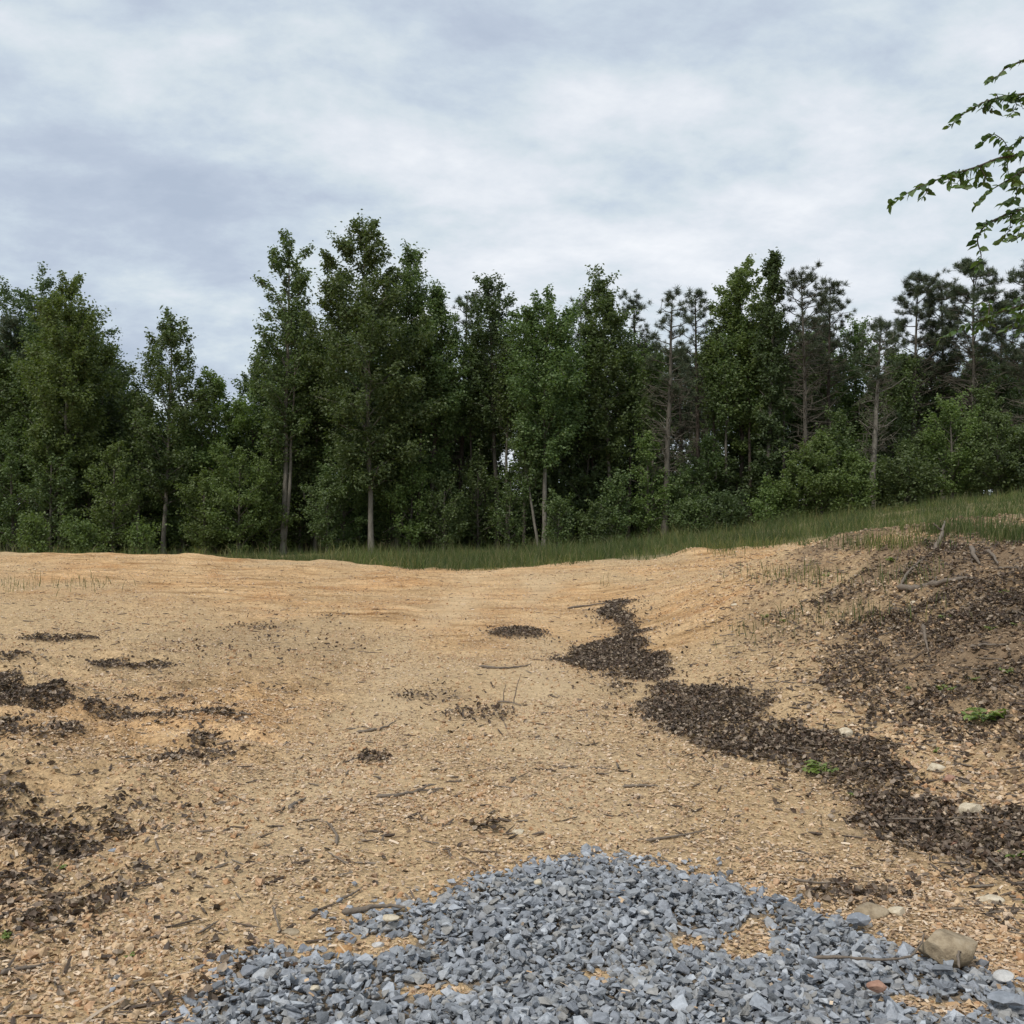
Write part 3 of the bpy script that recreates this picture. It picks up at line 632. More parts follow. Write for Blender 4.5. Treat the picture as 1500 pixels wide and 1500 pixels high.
# ------------------------------------------------------------------ single sticks
def stick(pts, r0, label, mat='twig', lift=0.012, name='stick', forks=(), hs=None, cat='stick'):
    """pts in photo pixels on the ground; hs lifts points above it"""
    W_ = []
    for i, (px, py) in enumerate(pts):
        x, y, z = gat(px, py); W_.append((x, y, gz(x, y)+lift+(hs[i] if hs else 0)))
    W_ = np.array(W_); base = W_[0].copy()
    def curve(Wp):
        tt = np.linspace(0, len(Wp)-1, max(9, len(Wp)*4)); c_ = np.stack([np.interp(tt, range(len(Wp)), Wp[:, j]) for j in range(3)], 1)
        k_ = np.array([.25, .5, .25])
        for _ in range(2): c_[1:-1] = c_[:-2]*.25+c_[1:-1]*.5+c_[2:]*.25
        return c_+rng.normal(0, r0*.18, c_.shape)
    c_ = curve(W_); mb_ = MB(); n_ = len(c_); mb_.add(*tube(c_, np.concatenate([[r0*.12], np.linspace(r0, r0*.35, n_-1)])*(1+rng.normal(0, .1, n_)), 7))
    o = mb_.build(name, M[mat], smooth=True, loc=base)
    for (i, dx, dy, dz_, s) in forks:
        p0 = c_[min(n_-1, int(i*(n_-1)))]; p1 = p0+np.array([dx, dy, dz_]); f = curve(np.array([p0, (p0+p1)/2+rng.normal(0, .01, 3), p1])); m2 = MB(); m2.add(*tube(f-base, np.linspace(r0*.55, r0*.2, len(f))*s, 5)); m2.build('side_twig', M[mat], parent=o, smooth=True)
    return tag(o, label, cat)
stick([(522,1074),(545,1073),(565,1068),(580,1058)],.012,'curved dark stick on the left half of the track',forks=[(.5,-.12,.05,.02,1)])
stick([(550,1170),(580,1169),(610,1163),(650,1158)],.012,'long dark stick lying across the track centre, nearest the gravel tip',forks=[(.7,.10,.06,.02,1)])
stick([(424,1190),(432,1180),(447,1171)],.016,'short curved strip of brown bark left of centre',name='bark_strip',cat='bark')
stick([(493,1240),(494,1228),(485,1216),(478,1208)],.008,'thin hooked grey twig left of the long centre stick',forks=[(.6,-.05,.06,.02,1)],name='twig',cat='twig')
stick([(700,978),(735,981),(760,979),(778,975)],.014,'thin stick across the track below the small central leaf patch',name='stick')
stick([(728,1030),(745,1031),(763,1036)],.010,'dark twig with upright shoots in the middle of the track',name='twig',cat='twig',forks=[(.8,.06,.0,.24,1),(.3,.02,.0,.15,1)])
stick([(945,1235),(985,1230),(1010,1226),(1035,1220)],.007,'slender twig on dirt right above the gravel',name='twig',cat='twig')
stick([(912,1156),(940,1155),(965,1154)],.010,'short straight dark twig right of the track centre',name='twig',cat='twig')
stick([(500,1362),(530,1357),(560,1352),(592,1354)],.013,'thick weathered grey stick lying on the left gravel',lift=.02)
stick([(1190,1452),(1240,1450),(1290,1451),(1335,1442),(1352,1420),(1354,1395)],.006,'long thin curved twig on gravel beside the large tan rock',name='twig',cat='twig',lift=.035,hs=[0,0,0,0,.01,.03])
stick([(1406,1455),(1403,1436),(1412,1420),(1440,1416)],.005,'looped pale twig hanging over the large tan rock right side',name='twig',cat='twig',lift=.03,hs=[0,.02,.03,.02])
stick([(0,1432),(25,1426),(50,1422),(80,1414)],.009,'thin twig at the left edge of the near sand',name='twig',cat='twig')
stick([(222,1452),(232,1462),(240,1474)],.009,'short dark twig on leaf scraps left of the gravel',name='twig',cat='twig')
stick([(290,1372),(310,1362),(320,1355)],.005,'fine straw coloured twig on sand at lower left',name='twig',cat='twig')
stick([(400,1342),(405,1356),(410,1370)],.006,'short pale upright twig beside the flat tan stone',name='twig',cat='twig',hs=[.03,.01,0])
stick([(500,1322),(515,1316),(530,1306)],.007,'small dark twig above the left gravel',name='twig',cat='twig')
stick([(1312,867),(1340,866),(1365,861),(1390,857),(1425,853)],.040,'thick brown fallen branch lying across the right bank',lift=.03,name='fallen_branch',cat='branch',forks=[(.55,.1,.15,.05,1)])
stick([(1368,812),(1378,800),(1381,788),(1384,778)],.026,'upright forked dead branch on the crest of the right bank',lift=.02,name='dead_branch',cat='branch',hs=[0,.05,.06,.10],forks=[(.6,-.12,-.05,.10,1)])
stick([(1320,862),(1330,845),(1345,830),(1366,813)],.016,'grey dead branch running down below the upright forked branch',lift=.03,name='dead_branch',cat='branch',forks=[(.4,-.12,.0,.05,1),(.7,.12,.0,.08,1)])
stick([(1423,812),(1426,822),(1436,830)],.026,'short pale root stub near the top of the right bank',lift=.02,name='root_stub',cat='root',hs=[.05,.04,0])
stick([(1445,815),(1455,823),(1462,831)],.020,'smaller root stub just right of the pale root stub',lift=.02,name='root_stub',cat='root',hs=[.04,.04,0])
stick([(1462,835),(1480,836),(1505,838)],.010,'pale stick near the right edge on top of the bank',lift=.02)
stick([(1482,902),(1492,900),(1510,905)],.014,'whitish stick at the right edge halfway up the bank',lift=.02)
stick([(1150,1105),(1170,1110),(1190,1112)],.006,'fine grey twig among the leaves of the right swath',lift=.045,name='twig',cat='twig')
stick([(1300,1215),(1360,1214),(1420,1211),(1500,1220)],.005,'long thin twig across the lower right leaf litter',lift=.05,name='twig',cat='twig')
stick([(1447,1272),(1462,1285),(1478,1299)],.005,'pale bent twig at the lower edge of the right leaves',lift=.05,name='twig',cat='twig',forks=[(.4,.06,-.02,.02,1),(.6,-.05,-.03,.02,1)])
stick([(1160,1295),(1200,1303),(1250,1300)],.006,'grey twig in debris above the right gravel rim',lift=.02,name='twig',cat='twig')
stick([(830,893),(860,889),(900,884)],.018,'distant thin stick on the track beside the top of the leaf swath',lift=.02)
stick([(370,1050),(350,1046),(320,1047)],.010,'thin twig at the tail of the large left leaf drift',name='twig',cat='twig')
stick([(1420,955),(1440,951),(1475,948)],.012,'pale dry stick in the middle of the right bank',lift=.02)
stick([(1352,938),(1356,948),(1360,958)],.016,'short upright stub on the middle of the right bank',lift=.01,name='root_stub',cat='root',hs=[.12,.06,0])

# ------------------------------------------------------------------ sprouts
def sprout(px, py, wpx, label, n=9, seed=0):
    x, y, _ = gat(px, py); z = gz(x, y); r = np.random.default_rng(seed); w = wpx/FPX*math.hypot(y, 1.5)/2*.88
    e = empty('seedling', (x, y, z)); tag(e, label, 'seedling')
    st = MB(); lf = MB()
    for i in range(n):
        a = r.uniform(0, 6.28); R0 = w*r.uniform(.5, 1); h = w*r.uniform(.25, .6); tip = np.array([math.cos(a)*R0, math.sin(a)*R0*.8, h])
        c_ = np.array([[0, 0, 0], tip*[.4, .4, .75], tip]); st.add(*tube(c_, [.0025, .002, .001], 4))
        for t_ in np.linspace(.35, 1, 5):
            for s in (-1, 1):
                p = np.array([np.interp(t_, [0, .5, 1], c_[:, j]) for j in range(3)]); sc_ = w*.42*r.uniform(.7, 1.1)
                batch(lf, *FLAT4, p[None], rotmats(np.array([a+s*r.uniform(.5, 1.1)]), np.array([r.normal(0, .25)]), np.array([r.normal(.1, .25)])), np.array([sc_]))
    st.build('stem', M['sprout'], e); lf.build('leaves', M['sprout'], e)
sprout(1208,1136,62,'bright green leafy seedling at the left edge of the right leaf swath',8,1)
sprout(1256,1168,26,'small bright green sprig just below the leafy swath seedling',4,2)
sprout(1488,1262,46,'green seedling in the lower right leaf litter at the photo edge',7,3)
sprout(1440,1062,74,'wide pale green seedling on the right bank above the litter',9,4)
sprout(1384,1016,40,'flat yellow green sprig on the middle of the right bank',5,5)
sprout(1386,908,30,'small grassy green seedling high on the right bank',6,6)
sprout(1452,925,22,'tiny yellow green sprig near the right photo edge on the bank',4,7)
sprout(1478,990,34,'bright green seedling at the right photo edge mid bank',5,8)
sprout(1368,1103,20,'small green sprig between bank stones and swath',4,9)
sprout(1492,918,24,'yellow green sprig right of the tiny bank sprig',4,10)
sprout(88,1272,22,'small green sprig in the left foreground leaves',4,11)
sprout(12,1378,34,'dark green sprig at the left photo edge on sand',5,12)
sprout(190,1405,20,'small green sprig on the near left sand',4,13)
sprout(1497,1322,24,'green sprig at the right photo edge below the litter',4,14)

sprout(1330,1012,20,'small green sprig left of the flat yellow green sprig on the bank',4,15)
sprout(1410,1132,16,'tiny green sprig beside the pinkish stone',3,16)
sprout(1120,905,20,'small yellowish sprig on the lower slope right of the leaf swath top',4,17)
sprout(1150,912,16,'tiny yellowish sprig right of the slope sprig',3,18)
sprout(1310,825,26,'low green weed at the left end of the debris crest',5,19)
sprout(1210,845,24,'low green weed on sand left of the debris crest',5,20)
sprout(1425,1000,24,'green weed between the flat sprig and the right photo edge',5,21)
sprout(1470,870,22,'green weed near the top right of the bank',4,22)

# ------------------------------------------------------------------ grass
def blades(x, y, h, wdt, mb, lean=.35):
    n = len(x); z = H(x, y)-.02; a = rng.uniform(0, 6.28, n); dx = np.cos(a); dy = np.sin(a); le = rng.normal(0, lean, n); la = rng.uniform(0, 6.28, n)
    lx = le*np.cos(la)*h; ly = le*np.sin(la)*h
    v = np.zeros((n, 5, 3)); v[:, 0] = np.stack([x-dx*wdt, y-dy*wdt, z], 1); v[:, 1] = np.stack([x+dx*wdt, y+dy*wdt, z], 1)
    v[:, 2] = np.stack([x+lx*.35+dx*wdt*.8, y+ly*.35+dy*wdt*.8, z+h*.6], 1); v[:, 3] = np.stack([x+lx*.35-dx*wdt*.8, y+ly*.35-dy*wdt*.8, z+h*.6], 1)
    v[:, 4] = np.stack([x+lx, y+ly, z+h], 1)
    f4 = np.array([[0, 1, 2, 3]])[None]+(np.arange(n)*5)[:, None, None]; f3 = np.array([[3, 2, 4]])[None]+(np.arange(n)*5)[:, None, None]
    V = v.reshape(-1, 3); base = mb.n; mb.add(V, f4.reshape(-1, 4)); mb.f.append(f3.reshape(-1, 3).astype(np.int32)+base); mb.m.append(np.zeros(n, np.int32))
mb = MB(); n = 340000
y = rng.uniform(12, 47, n); u = rng.uniform(-.58, .62, n); x = u*y; gs = grass_start(x, y)
p = sstep(-.9, 2.2, y-gs+1.6*fbm(x, y, .9, 4, 121))*(1-.55*sstep(38, 46, y))
p = p*(.22+.78*sstep(-.3, .2, fbm(x, y, .55, 4, 123)))
p = np.where((x/y > .36) & (y < 21), p*.30, p)*(.14+.86*sstep(-.30, -.10, x/y+.06*fbm(x, y, .5, 3, 127)))
k = rng.uniform(size=n) < p; x = x[k]; y = y[k]; gs = gs[k]; n = len(x)
h = rng.gamma(4, .072, n)*(.40+1.1*vnoise(x*.9, y*.9, 9))*(.5+.9*vnoise(x*2.9, y*2.9, 19))*(.5+.5*sstep(-.5, 1.5, y-gs))*np.where(x/y > .36, .65, 1); h = np.where(y < 21, h*.55, h)
blades(x, y, np.minimum(h, .8), rng.uniform(.003, .0075, n), mb, .45)
# sparse wisps on the sand
for (cx_, cy_, rx_, ry_, nn) in [(120,858,40,8,90),(30,860,40,8,80),(885,855,10,6,12),(1120,845,60,10,90),(1190,850,60,12,110),(1060,812,22,5,120),(1250,905,90,14,120),(1290,800,80,8,500),(1400,780,60,7,900),(1480,790,40,8,700),(1330,850,60,14,80),(1110,930,60,20,60)]:
    q = [gat(cx_+random.gauss(0, rx_*.6), cy_+random.gauss(0, ry_*.6)) for _ in range(nn)]
    xx = np.array([a[0] for a in q]); yy = np.array([a[1] for a in q]); blades(xx, yy, rng.uniform(.06, .25, nn), rng.uniform(.002, .005, nn), mb)
for _ in range(150):
    u_ = random.uniform(-.5, .6); y_ = float(np.interp(u_, gs_u, gs_y))+random.uniform(-1.3, .6); nn = random.randint(8, 40); sp_ = random.uniform(.05, .25)
    xx = u_*y_+rng.normal(0, sp_, nn); yy = y_+rng.normal(0, sp_, nn); blades(xx, yy, rng.uniform(.08, random.uniform(.2, .5), nn), rng.uniform(.003, .009, nn), mb, .7)
tag(mb.build('grass', M['grass']), 'green grass strip between the sandy crest and the forest edge', 'grass', kind='stuff')

# ------------------------------------------------------------------ trees
def unit(v): return v/(np.linalg.norm(v)+1e-9)
def leaf_cloud(mb, centers, k, spread, size, r, droop=.35):
    n = len(centers)*k
    if n == 0: return
    c = np.repeat(centers, k, 0); off = r.normal(size=(n, 3))*np.array(spread); pos = c+off
    rz = r.uniform(0, 6.28, n); rx = r.normal(0, .55, n); ry = r.normal(droop, .5, n)
    batch(mb, *FLAT4, pos, rotmats(rz, rx, ry), r.uniform(size*.7, size*1.25, n))
PROF = {'oval': lambda t: np.interp(t, [0, .12, .35, .6, .8, .93, 1], [.45, .75, .95, 1, .80, .50, .16]),
        'cone': lambda t: np.interp(t, [0, .1, .3, .5, .7, .85, 1], [.5, .8, 1, .98, .78, .52, .16]),
        'column': lambda t: np.interp(t, [0, .1, .3, .6, .85, 1], [.6, .9, 1, .9, .6, .15]),
        'round': lambda t: np.interp(t, [0, .15, .45, .75, .92, 1], [.5, .85, 1, .9, .6, .3]),
        'top': lambda t: np.interp(t, [0, .2, .45, .75, .9, 1], [.35, .5, .75, 1, .7, .25])}
def broadleaf(name, x, y, h, w, cb, label, seed, prof='cone', mat='leaf_a', bark='bark_mid', nleaf=15000, size=.135, lean=(0, 0), r0=None, group=None, cat='tree', clump=.34, z=None, open_=0.22, twin=None, nb=None):
    r = np.random.default_rng(seed); z = H1(x, y)-.05 if z is None else z
    e = empty(name, (x, y, z)); tag(e, label, cat, group)
    tr = MB(); cr = MB(); r0 = r0 or .030+.0065*h
    nt_ = 12; tt = np.linspace(0, 1, nt_); wob = np.cumsum(r.normal(0, .012*h/6, (nt_, 2)), 0); wob -= wob[0]
    tp = np.stack([wob[:, 0]+lean[0]*tt**.8, wob[:, 1]+lean[1]*tt, tt*h*.97], 1)
    rad = r0*(1-tt)**.85+.012; rad[0] *= 1.35; tr.add(*tube(tp, rad, 8))
    def tpos(hh): return np.array([np.interp(hh, tp[:, 2], tp[:, j]) for j in range(3)])
    if twin:
        tp2 = tp*np.array([1, 1, .8])+np.stack([twin*tt**.5, 0*tt, 0*tt], 1); tr.add(*tube(tp2, rad*.7, 7))
    pf = PROF[prof]; nb = nb or int(20+h*3.0); cents = []; dirs = []
    for i in range(nb):
        t = (i+r.uniform(-.4, .4))/nb; t = min(max(t, 0), .99); hb = h*(cb*.88+(1-cb*.88)*t); az = i*2.4+r.uniform(-.5, .5)
        Lb = w*pf(t)*r.uniform(.62, 1.12); el = math.radians(np.interp(t, [0, .5, 1], [22, 38, 62]))+r.normal(0, .12)
        rise = Lb*math.tan(min(el, 1.15)); st = tpos(max(hb-rise*.55, h*cb*.8)); d = np.array([math.cos(az), math.sin(az), 0])
        end = st+d*Lb+np.array([0, 0, min(rise, (1-t)*h*.28+.5)]); midp = (st+end)/2+np.array([0, 0, .10*Lb])+r.normal(0, .06*Lb, 3)
        rb = max(.01, np.interp(st[2], tp[:, 2], rad)*.42); c_ = np.array([st, midp, end]); tr.add(*tube(c_, [rb, rb*.6, .006], 5))
        nc = max(2, int(Lb*5.0)); dv = unit(end-st)
        for q in range(nc):
            s = r.uniform(.28, 1.05); p = np.array([np.interp(s, [0, .5, 1], c_[:, j]) for j in range(3)])
            side = np.array([-d[1], d[0], 0])*r.normal(0, .30*Lb*(1.1-s*.6)); p2 = p+side+np.array([0, 0, r.normal(0.05, .22)]); cents.append(p2); dirs.append(unit(dv+side/(Lb+.1)*1.5+r.normal(0, .25, 3)+[0, 0, .15]))
            if r.uniform() < .25: tr.add(*tube(np.array([p, (p+p2)/2+[0, 0, .04], p2]), [.012, .008, .004], 4))
    for q in range(7):
        cents.append(tpos(h*(.99-.022*q))+r.normal(0, .05+.02*q, 3)); dirs.append(unit(np.array([r.normal(0, .3), r.normal(0, .3), 1])))
    cents = np.array(cents); dirs = np.array(dirs)
    if open_ > 0:
        kk_ = r.uniform(size=len(cents)) > open_; cents = cents[kk_]; dirs = dirs[kk_]
    k = max(6, int(1.9*nleaf/len(cents))); cs = clump*r.uniform(.5, 1.2, len(cents))*(1.0-.3*sstep(.6, 1.0, cents[:, 2]/h))
    n = len(cents)*k; off = (np.clip(r.normal(size=(n, 3)), -2, 2)*.46+np.repeat(dirs, k, 0)*np.clip(r.normal(size=(n, 1)), -1.8, 1.8)*.95)*np.repeat(cs, k)[:, None]
    pos = np.repeat(cents, k, 0)+off
    batch(cr, *FLAT4, pos, rotmats(r.uniform(0, 6.28, n), r.normal(0, .9, n), r.normal(.45, .6, n)), r.uniform(size*.65, size*1.30, n))
    tr.build('trunk', M[bark], e, smooth=True); cr.build('crown', M[mat], e)
    return e
def needle_tuft_proto(seed, n=46):
    r = np.random.default_rng(seed); V = []; Fc = []
    for i in range(n):
        a = r.uniform(0, 6.28); el = r.uniform(-.5, 1.45); d = np.array([math.cos(a)*math.cos(el), math.sin(a)*math.cos(el), math.sin(el)]); o = r.normal(0, .18, 3)
        s = unit(np.cross(d, r.normal(size=3)))*.045; b_ = len(V); V += [o-s, o+s, o+d*r.uniform(.7, 1.1)]; Fc.append((b_, b_+1, b_+2))
    return np.array(V), np.array(Fc)
TUFT = [needle_tuft_proto(400+i) for i in range(4)]
def pine(name, x, y, h, w, cb, label, seed, bark='bark_mid', ntuft=150, ts=.21, lean=(0, 0), r0=None, group=None, dead=34, z=None, fork=False, dead_lo=.25):
    r = np.random.default_rng(seed); z = H1(x, y)-.05 if z is None else z
    e = empty(name, (x, y, z)); tag(e, label, 'tree', group); tr = MB(); cr = MB(); dd = MB(); r0 = r0 or .05+.0065*h
    nt_ = 12; tt = np.linspace(0, 1, nt_); wob = np.cumsum(r.normal(0, .010*h/6, (nt_, 2)), 0); wob -= wob[0]
    tp = np.stack([wob[:, 0]+lean[0]*tt, wob[:, 1]+lean[1]*tt, tt*h*.98], 1); rad = r0*(1-tt)**.75+.012; rad[0] *= 1.25; tr.add(*tube(tp, rad, 8))
    def tpos(hh): return np.array([np.interp(hh, tp[:, 2], tp[:, j]) for j in range(3)])
    cents = []
    nb = int(14+h*1.6)
    for i in range(nb):
        t = (i+r.uniform(-.4, .4))/nb; t = min(max(t, 0), .98); hb = h*(cb+(1-cb)*t); az = i*2.4+r.uniform(-.6, .6)
        Lb = w*np.interp(t, [0, .25, .6, .85, 1], [.7, 1, .8, .5, .22])*r.uniform(.55, 1.15); st = tpos(hb); d = np.array([math.cos(az), math.sin(az), 0])
        end = st+d*Lb+np.array([0, 0, Lb*r.uniform(.15, .75)]); c_ = np.array([st, (st+end)/2-np.array([0, 0, .04]), end]); tr.add(*tube(c_, [.028, .018, .009], 5))
        for q in range(max(2, int(1.15*ntuft/nb))):
            s = r.uniform(.45, 1.0); p = np.array([np.interp(s, [0, .5, 1], c_[:, j]) for j in range(3)]); p2 = p+np.array([-d[1], d[0], 0])*r.normal(0, .28*Lb+.08)+d*r.uniform(0, .15)+np.array([0, 0, r.uniform(.0, .25)])
            tr.add(*tube(np.array([p, (p+p2)/2, p2]), [.012, .010, .008], 4)); cents.append(p2)
            for _ in range(r.integers(0, 3)): cents.append(p2+r.normal(0, .10, 3))
    for q in range(5): cents.append(tpos(h*(.97-.03*q))+np.array([0, 0, .1]))
    cents = np.array(cents); n = len(cents); q = r.integers(0, 4, n); RR = rotmats(r.uniform(0, 6.28, n), r.normal(0, .35, n), r.normal(0, .35, n)); sc_ = r.uniform(ts*.7, ts*1.25, n)
    for i in range(4):
        m_ = q == i; batch(cr, *TUFT[i], cents[m_], RR[m_], sc_[m_])
    for i in range(int(dead*1.5)):
        hb = h*r.uniform(dead_lo, cb+.12); az = r.uniform(0, 6.28); Lb = w*r.uniform(.3, 1.0); st = tpos(hb); d = np.array([math.cos(az), math.sin(az), 0]); end = st+d*Lb+np.array([0, 0, Lb*r.uniform(-.2, .9)])
        dd.add(*tube(np.array([st, (st+end)/2+r.normal(0, .05, 3), end]), [.018, .012, .005], 4))
        for _ in range(4):
            s = r.uniform(.3, 1); p = st+(end-st)*s; p2 = p+r.normal(0, .22, 3)+d*.12; dd.add(*tube(np.array([p, (p+p2)/2, p2]), [.009, .007, .004], 3))
    if fork:
        for (hh, ax, L_) in ((.43, 1, .9), (.43, -1, .7), (.62, 1, 1.2)):
            st = tpos(h*hh); end = st+np.array([ax*L_, 0, L_*.55]); tr.add(*tube(np.array([st, (st+end)/2-[0, 0, .1], end]), [.035, .026, .012], 6))
    tr.build('trunk', M[bark], e, smooth=True); cr.build('crown', M['needle'], e)
    if dead: dd.build('dead_branches', M['dead'], e)
    return e
def front(fn, name, bx, tx, ty, Y, wpx, cb, label, seed, **kw):
    """bx: trunk foot, tx/ty: tip, wpx: crown half width, all as seen from the camera position"""
    foot = at(bx, 780, Y); x = foot.x; z = H1(x, Y)-.05; top = at(tx, ty, Y); h = top.z-z
    return fn(name, x, Y, h, wpx/FPX*Y, cb, label, seed, lean=(top.x-x, 0), z=z, **kw)
B, Pn = broadleaf, pine
front(B,'broadleaf_tree',40,62,402,50,100,.32,'dark round topped tree at the far left edge',1,prof='round',mat='leaf_c',nleaf=26000,bark='bark_dark',clump=.42)
front(B,'broadleaf_tree',88,102,418,44,62,.30,'leafy tree with pale trunk in front of the dark round topped tree',2,prof='oval',mat='leaf_b',bark='bark_light',nleaf=20000)
front(B,'broadleaf_tree',62,66,520,45,40,.30,'slim tree with grey trunk just left of the pale trunked tree',3,prof='column',mat='leaf_a',bark='bark_light',nleaf=9000)
front(B,'broadleaf_tree',-15,-8,490,46,75,.2,'green tree cut off by the left photo edge',4,prof='round',mat='leaf_a',nleaf=16000)
front(B,'broadleaf_tree',175,172,545,52,60,.12,'low bushy tree in the gap right of the far left trees',5,prof='round',mat='leaf_a',nleaf=14000,bark='bark_dark')
front(B,'broadleaf_tree',240,252,464,45,66,.26,'airy pyramid shaped tree standing alone left of the sky gap',6,prof='cone',mat='leaf_a',bark='bark_light',nleaf=11000,open_=.25,clump=.30)
front(B,'broadleaf_tree',315,318,548,46,48,.20,'smaller tree filling the dip in the treeline left of the sky gap',7,prof='oval',mat='leaf_b',nleaf=10000,open_=.15)
front(B,'broadleaf_tree',372,376,545,50,36,.15,'short tree right under the sky gap',8,prof='oval',mat='leaf_a',nleaf=7000,open_=.3)
front(B,'tall_tree',415,426,347,44,48,.36,'tall slender airy tree left of the tallest tree',9,prof='column',mat='leaf_a',bark='bark_light',nleaf=9500,open_=.34,clump=.29,twin=.35)
front(B,'broadleaf_tree',447,452,520,46,44,.22,'dense mid height tree below the tall slender airy tree',10,prof='oval',mat='leaf_a',nleaf=12000,bark='bark_dark')
front(B,'tall_tree',544,532,325,43,88,.24,'tallest and broadest leafy tree of the treeline with pale trunk',12,prof='cone',mat='leaf_a',bark='bark_light',nleaf=30000,clump=.36,r0=.11)
front(B,'tall_tree',582,592,366,45,44,.42,'narrow leafy top rising just right of the tallest tree',13,prof='column',mat='leaf_a',nleaf=11000)
front(B,'broadleaf_tree',632,640,422,45,44,.34,'leafy tree on the right shoulder of the tallest tree',14,prof='cone',mat='leaf_a',nleaf=13000,bark='bark_dark')
front(Pn,'pine_tree',672,684,432,47,38,.52,'thin ragged pine left of the leafy topped tree beyond the track',15,bark='bark_dark',ntuft=110,dead=60)
front(B,'broadleaf_tree',728,716,408,46,54,.48,'airy dark topped tree directly behind the end of the track',16,prof='cone',mat='leaf_c',bark='bark_mid',nleaf=10000,open_=.15,clump=.3)
front(B,'broadleaf_tree',797,806,432,43,64,.42,'leafy tree with slender pale leaning trunk right of the track end',17,prof='oval',mat='leaf_a',bark='bark_light',nleaf=17000,r0=.10)
front(B,'broadleaf_tree',791,764,640,43,26,.62,'thin pale sapling leaning left at the foot of the leaning trunk tree',18,prof='oval',mat='leaf_a',bark='bark_light',nleaf=1600,r0=.06)
front(Pn,'pine_tree',845,850,438,49,30,.6,'small pine top left of the second leafy peak',19,ntuft=70,dead=50,bark='bark_dark')
front(B,'broadleaf_tree',896,884,407,45,52,.36,'leafy peaked tree with thin grey trunk in the centre right treeline',20,prof='cone',mat='leaf_a',bark='bark_light',nleaf=15000,open_=.1,r0=.09)
front(Pn,'pine_tree',932,930,434,48,36,.58,'pine with loose dark tufts just right of the leafy peaked tree',21,ntuft=85,dead=50,bark='bark_dark')
front(Pn,'pine_tree',974,982,430,43,42,.52,'pine with straight brown trunk visible to the ground in the centre right',22,ntuft=100,dead=70,bark='bark_mid',r0=.15)
front(Pn,'pine_tree',1022,1018,426,47,36,.55,'pine with tufted top left of the feathery broadleaf tree',23,ntuft=90,dead=50,bark='bark_dark')
front(B,'broadleaf_tree',1088,1084,388,46,52,.34,'feathery pale leaved tree beside the vine covered pine',24,prof='round',mat='leaf_b',nleaf=15000,open_=.12,clump=.30,bark='bark_dark')
front(B,'vine_covered_pine',1122,1130,366,44,24,.16,'narrow pine trunk wrapped in dark vines, tallest on the right side',25,prof='cone',mat='leaf_c',nleaf=8500,clump=.24,nb=56)
front(Pn,'pine_tree',1180,1174,400,44,50,.60,'pine with round tufts and brown trunk right of the vine covered pine',26,ntuft=120,dead=90,bark='bark_mid')
front(Pn,'pine_tree',1212,1215,415,47,38,.55,'pointed pine standing left of the dip in the right treeline',27,ntuft=120,dead=50,bark='bark_dark')
front(B,'broadleaf_tree',1248,1252,482,49,44,.3,'small leafy tree in the dip of the right treeline',28,prof='oval',mat='leaf_a',nleaf=9000,open_=.15,bark='bark_dark')
front(Pn,'pine_tree',1276,1290,470,42,34,.62,'short topped pine with forked pale grey trunk at the right',29,ntuft=70,dead=60,bark='bark_light',fork=True,r0=.14)
front(Pn,'pine_tree',1338,1345,406,46,48,.52,'bushy topped pine left of the middle pine of the right group',30,ntuft=230,dead=70,bark='bark_mid')
front(Pn,'pine_tree',1382,1376,420,47,40,.55,'pine with bare brown trunk in the middle of the right group',31,ntuft=170,dead=70,bark='bark_mid')
front(Pn,'pine_tree',1427,1426,385,45,58,.55,'broad topped pine below the overhanging branches at the right',32,ntuft=250,dead=80,bark='bark_mid')
front(Pn,'pine_tree',1508,1500,397,44,48,.5,'pine cut off by the right photo edge',33,ntuft=210,dead=60,bark='bark_dark')
front(Pn,'pine_tree',1466,1464,450,50,38,.5,'lower pine filling the space left of the right edge pine',34,ntuft=170,dead=60,bark='bark_dark')
front(Pn,'pine_tree',390,384,512,50,30,.5,'half bare pine behind the sky gap at the left',35,ntuft=45,dead=40,bark='bark_dark')

# understorey saplings and bushes at the forest edge
def bush(bx, tx, ty, Y, wpx, label, seed, mat='leaf_b', nleaf=6000, prof='oval', **kw):
    return front(B,'sapling',bx,tx,ty,Y,wpx,.10,label,seed,prof='cone' if prof == 'oval' else prof,mat=mat,nleaf=int(nleaf*.62),cat='sapling',size=.115,clump=.25,open_=.12,**kw)
bush(1205,1200,640,40,44,'bright green bushy sapling left of the forked pale trunk',51,nleaf=9000)
bush(1165,1160,690,40.5,36,'lower green sapling left of the bright bushy sapling',52,nleaf=5000)
bush(1250,1252,675,39.5,34,'green sapling touching the forked pale trunk',53,nleaf=5000)
bush(1395,1392,590,40,50,'wide leafy sapling in front of the right pines',54,mat='leaf_b',nleaf=8000)
bush(1335,1330,650,39.5,44,'green sapling right of the forked pale trunk',55,mat='leaf_a',nleaf=7000)
bush(1460,1462,615,39.5,50,'leafy sapling near the right photo edge',56,mat='leaf_a',nleaf=8000)
bush(1510,1512,640,39,40,'dark sapling cut by the right photo edge',57,mat='leaf_c',nleaf=5000)
bush(1068,1066,728,41,34,'low dark bush at the foot of the vine covered pine',58,mat='leaf_c',nleaf=4000,prof='round')
bush(1124,1126,715,40.5,22,'small bush right of the vine covered pine foot',59,mat='leaf_b',nleaf=3000)
bush(1000,1002,692,43,38,'spreading sapling right of the straight brown pine trunk',60,nleaf=4500,mat='leaf_a')
bush(950,948,640,43,30,'tall thin sapling left of the straight brown pine trunk',61,nleaf=4500,mat='leaf_b')
bush(905,906,700,42.5,30,'leafy sapling at the foot of the thin grey trunk',62,mat='leaf_a',nleaf=4000)
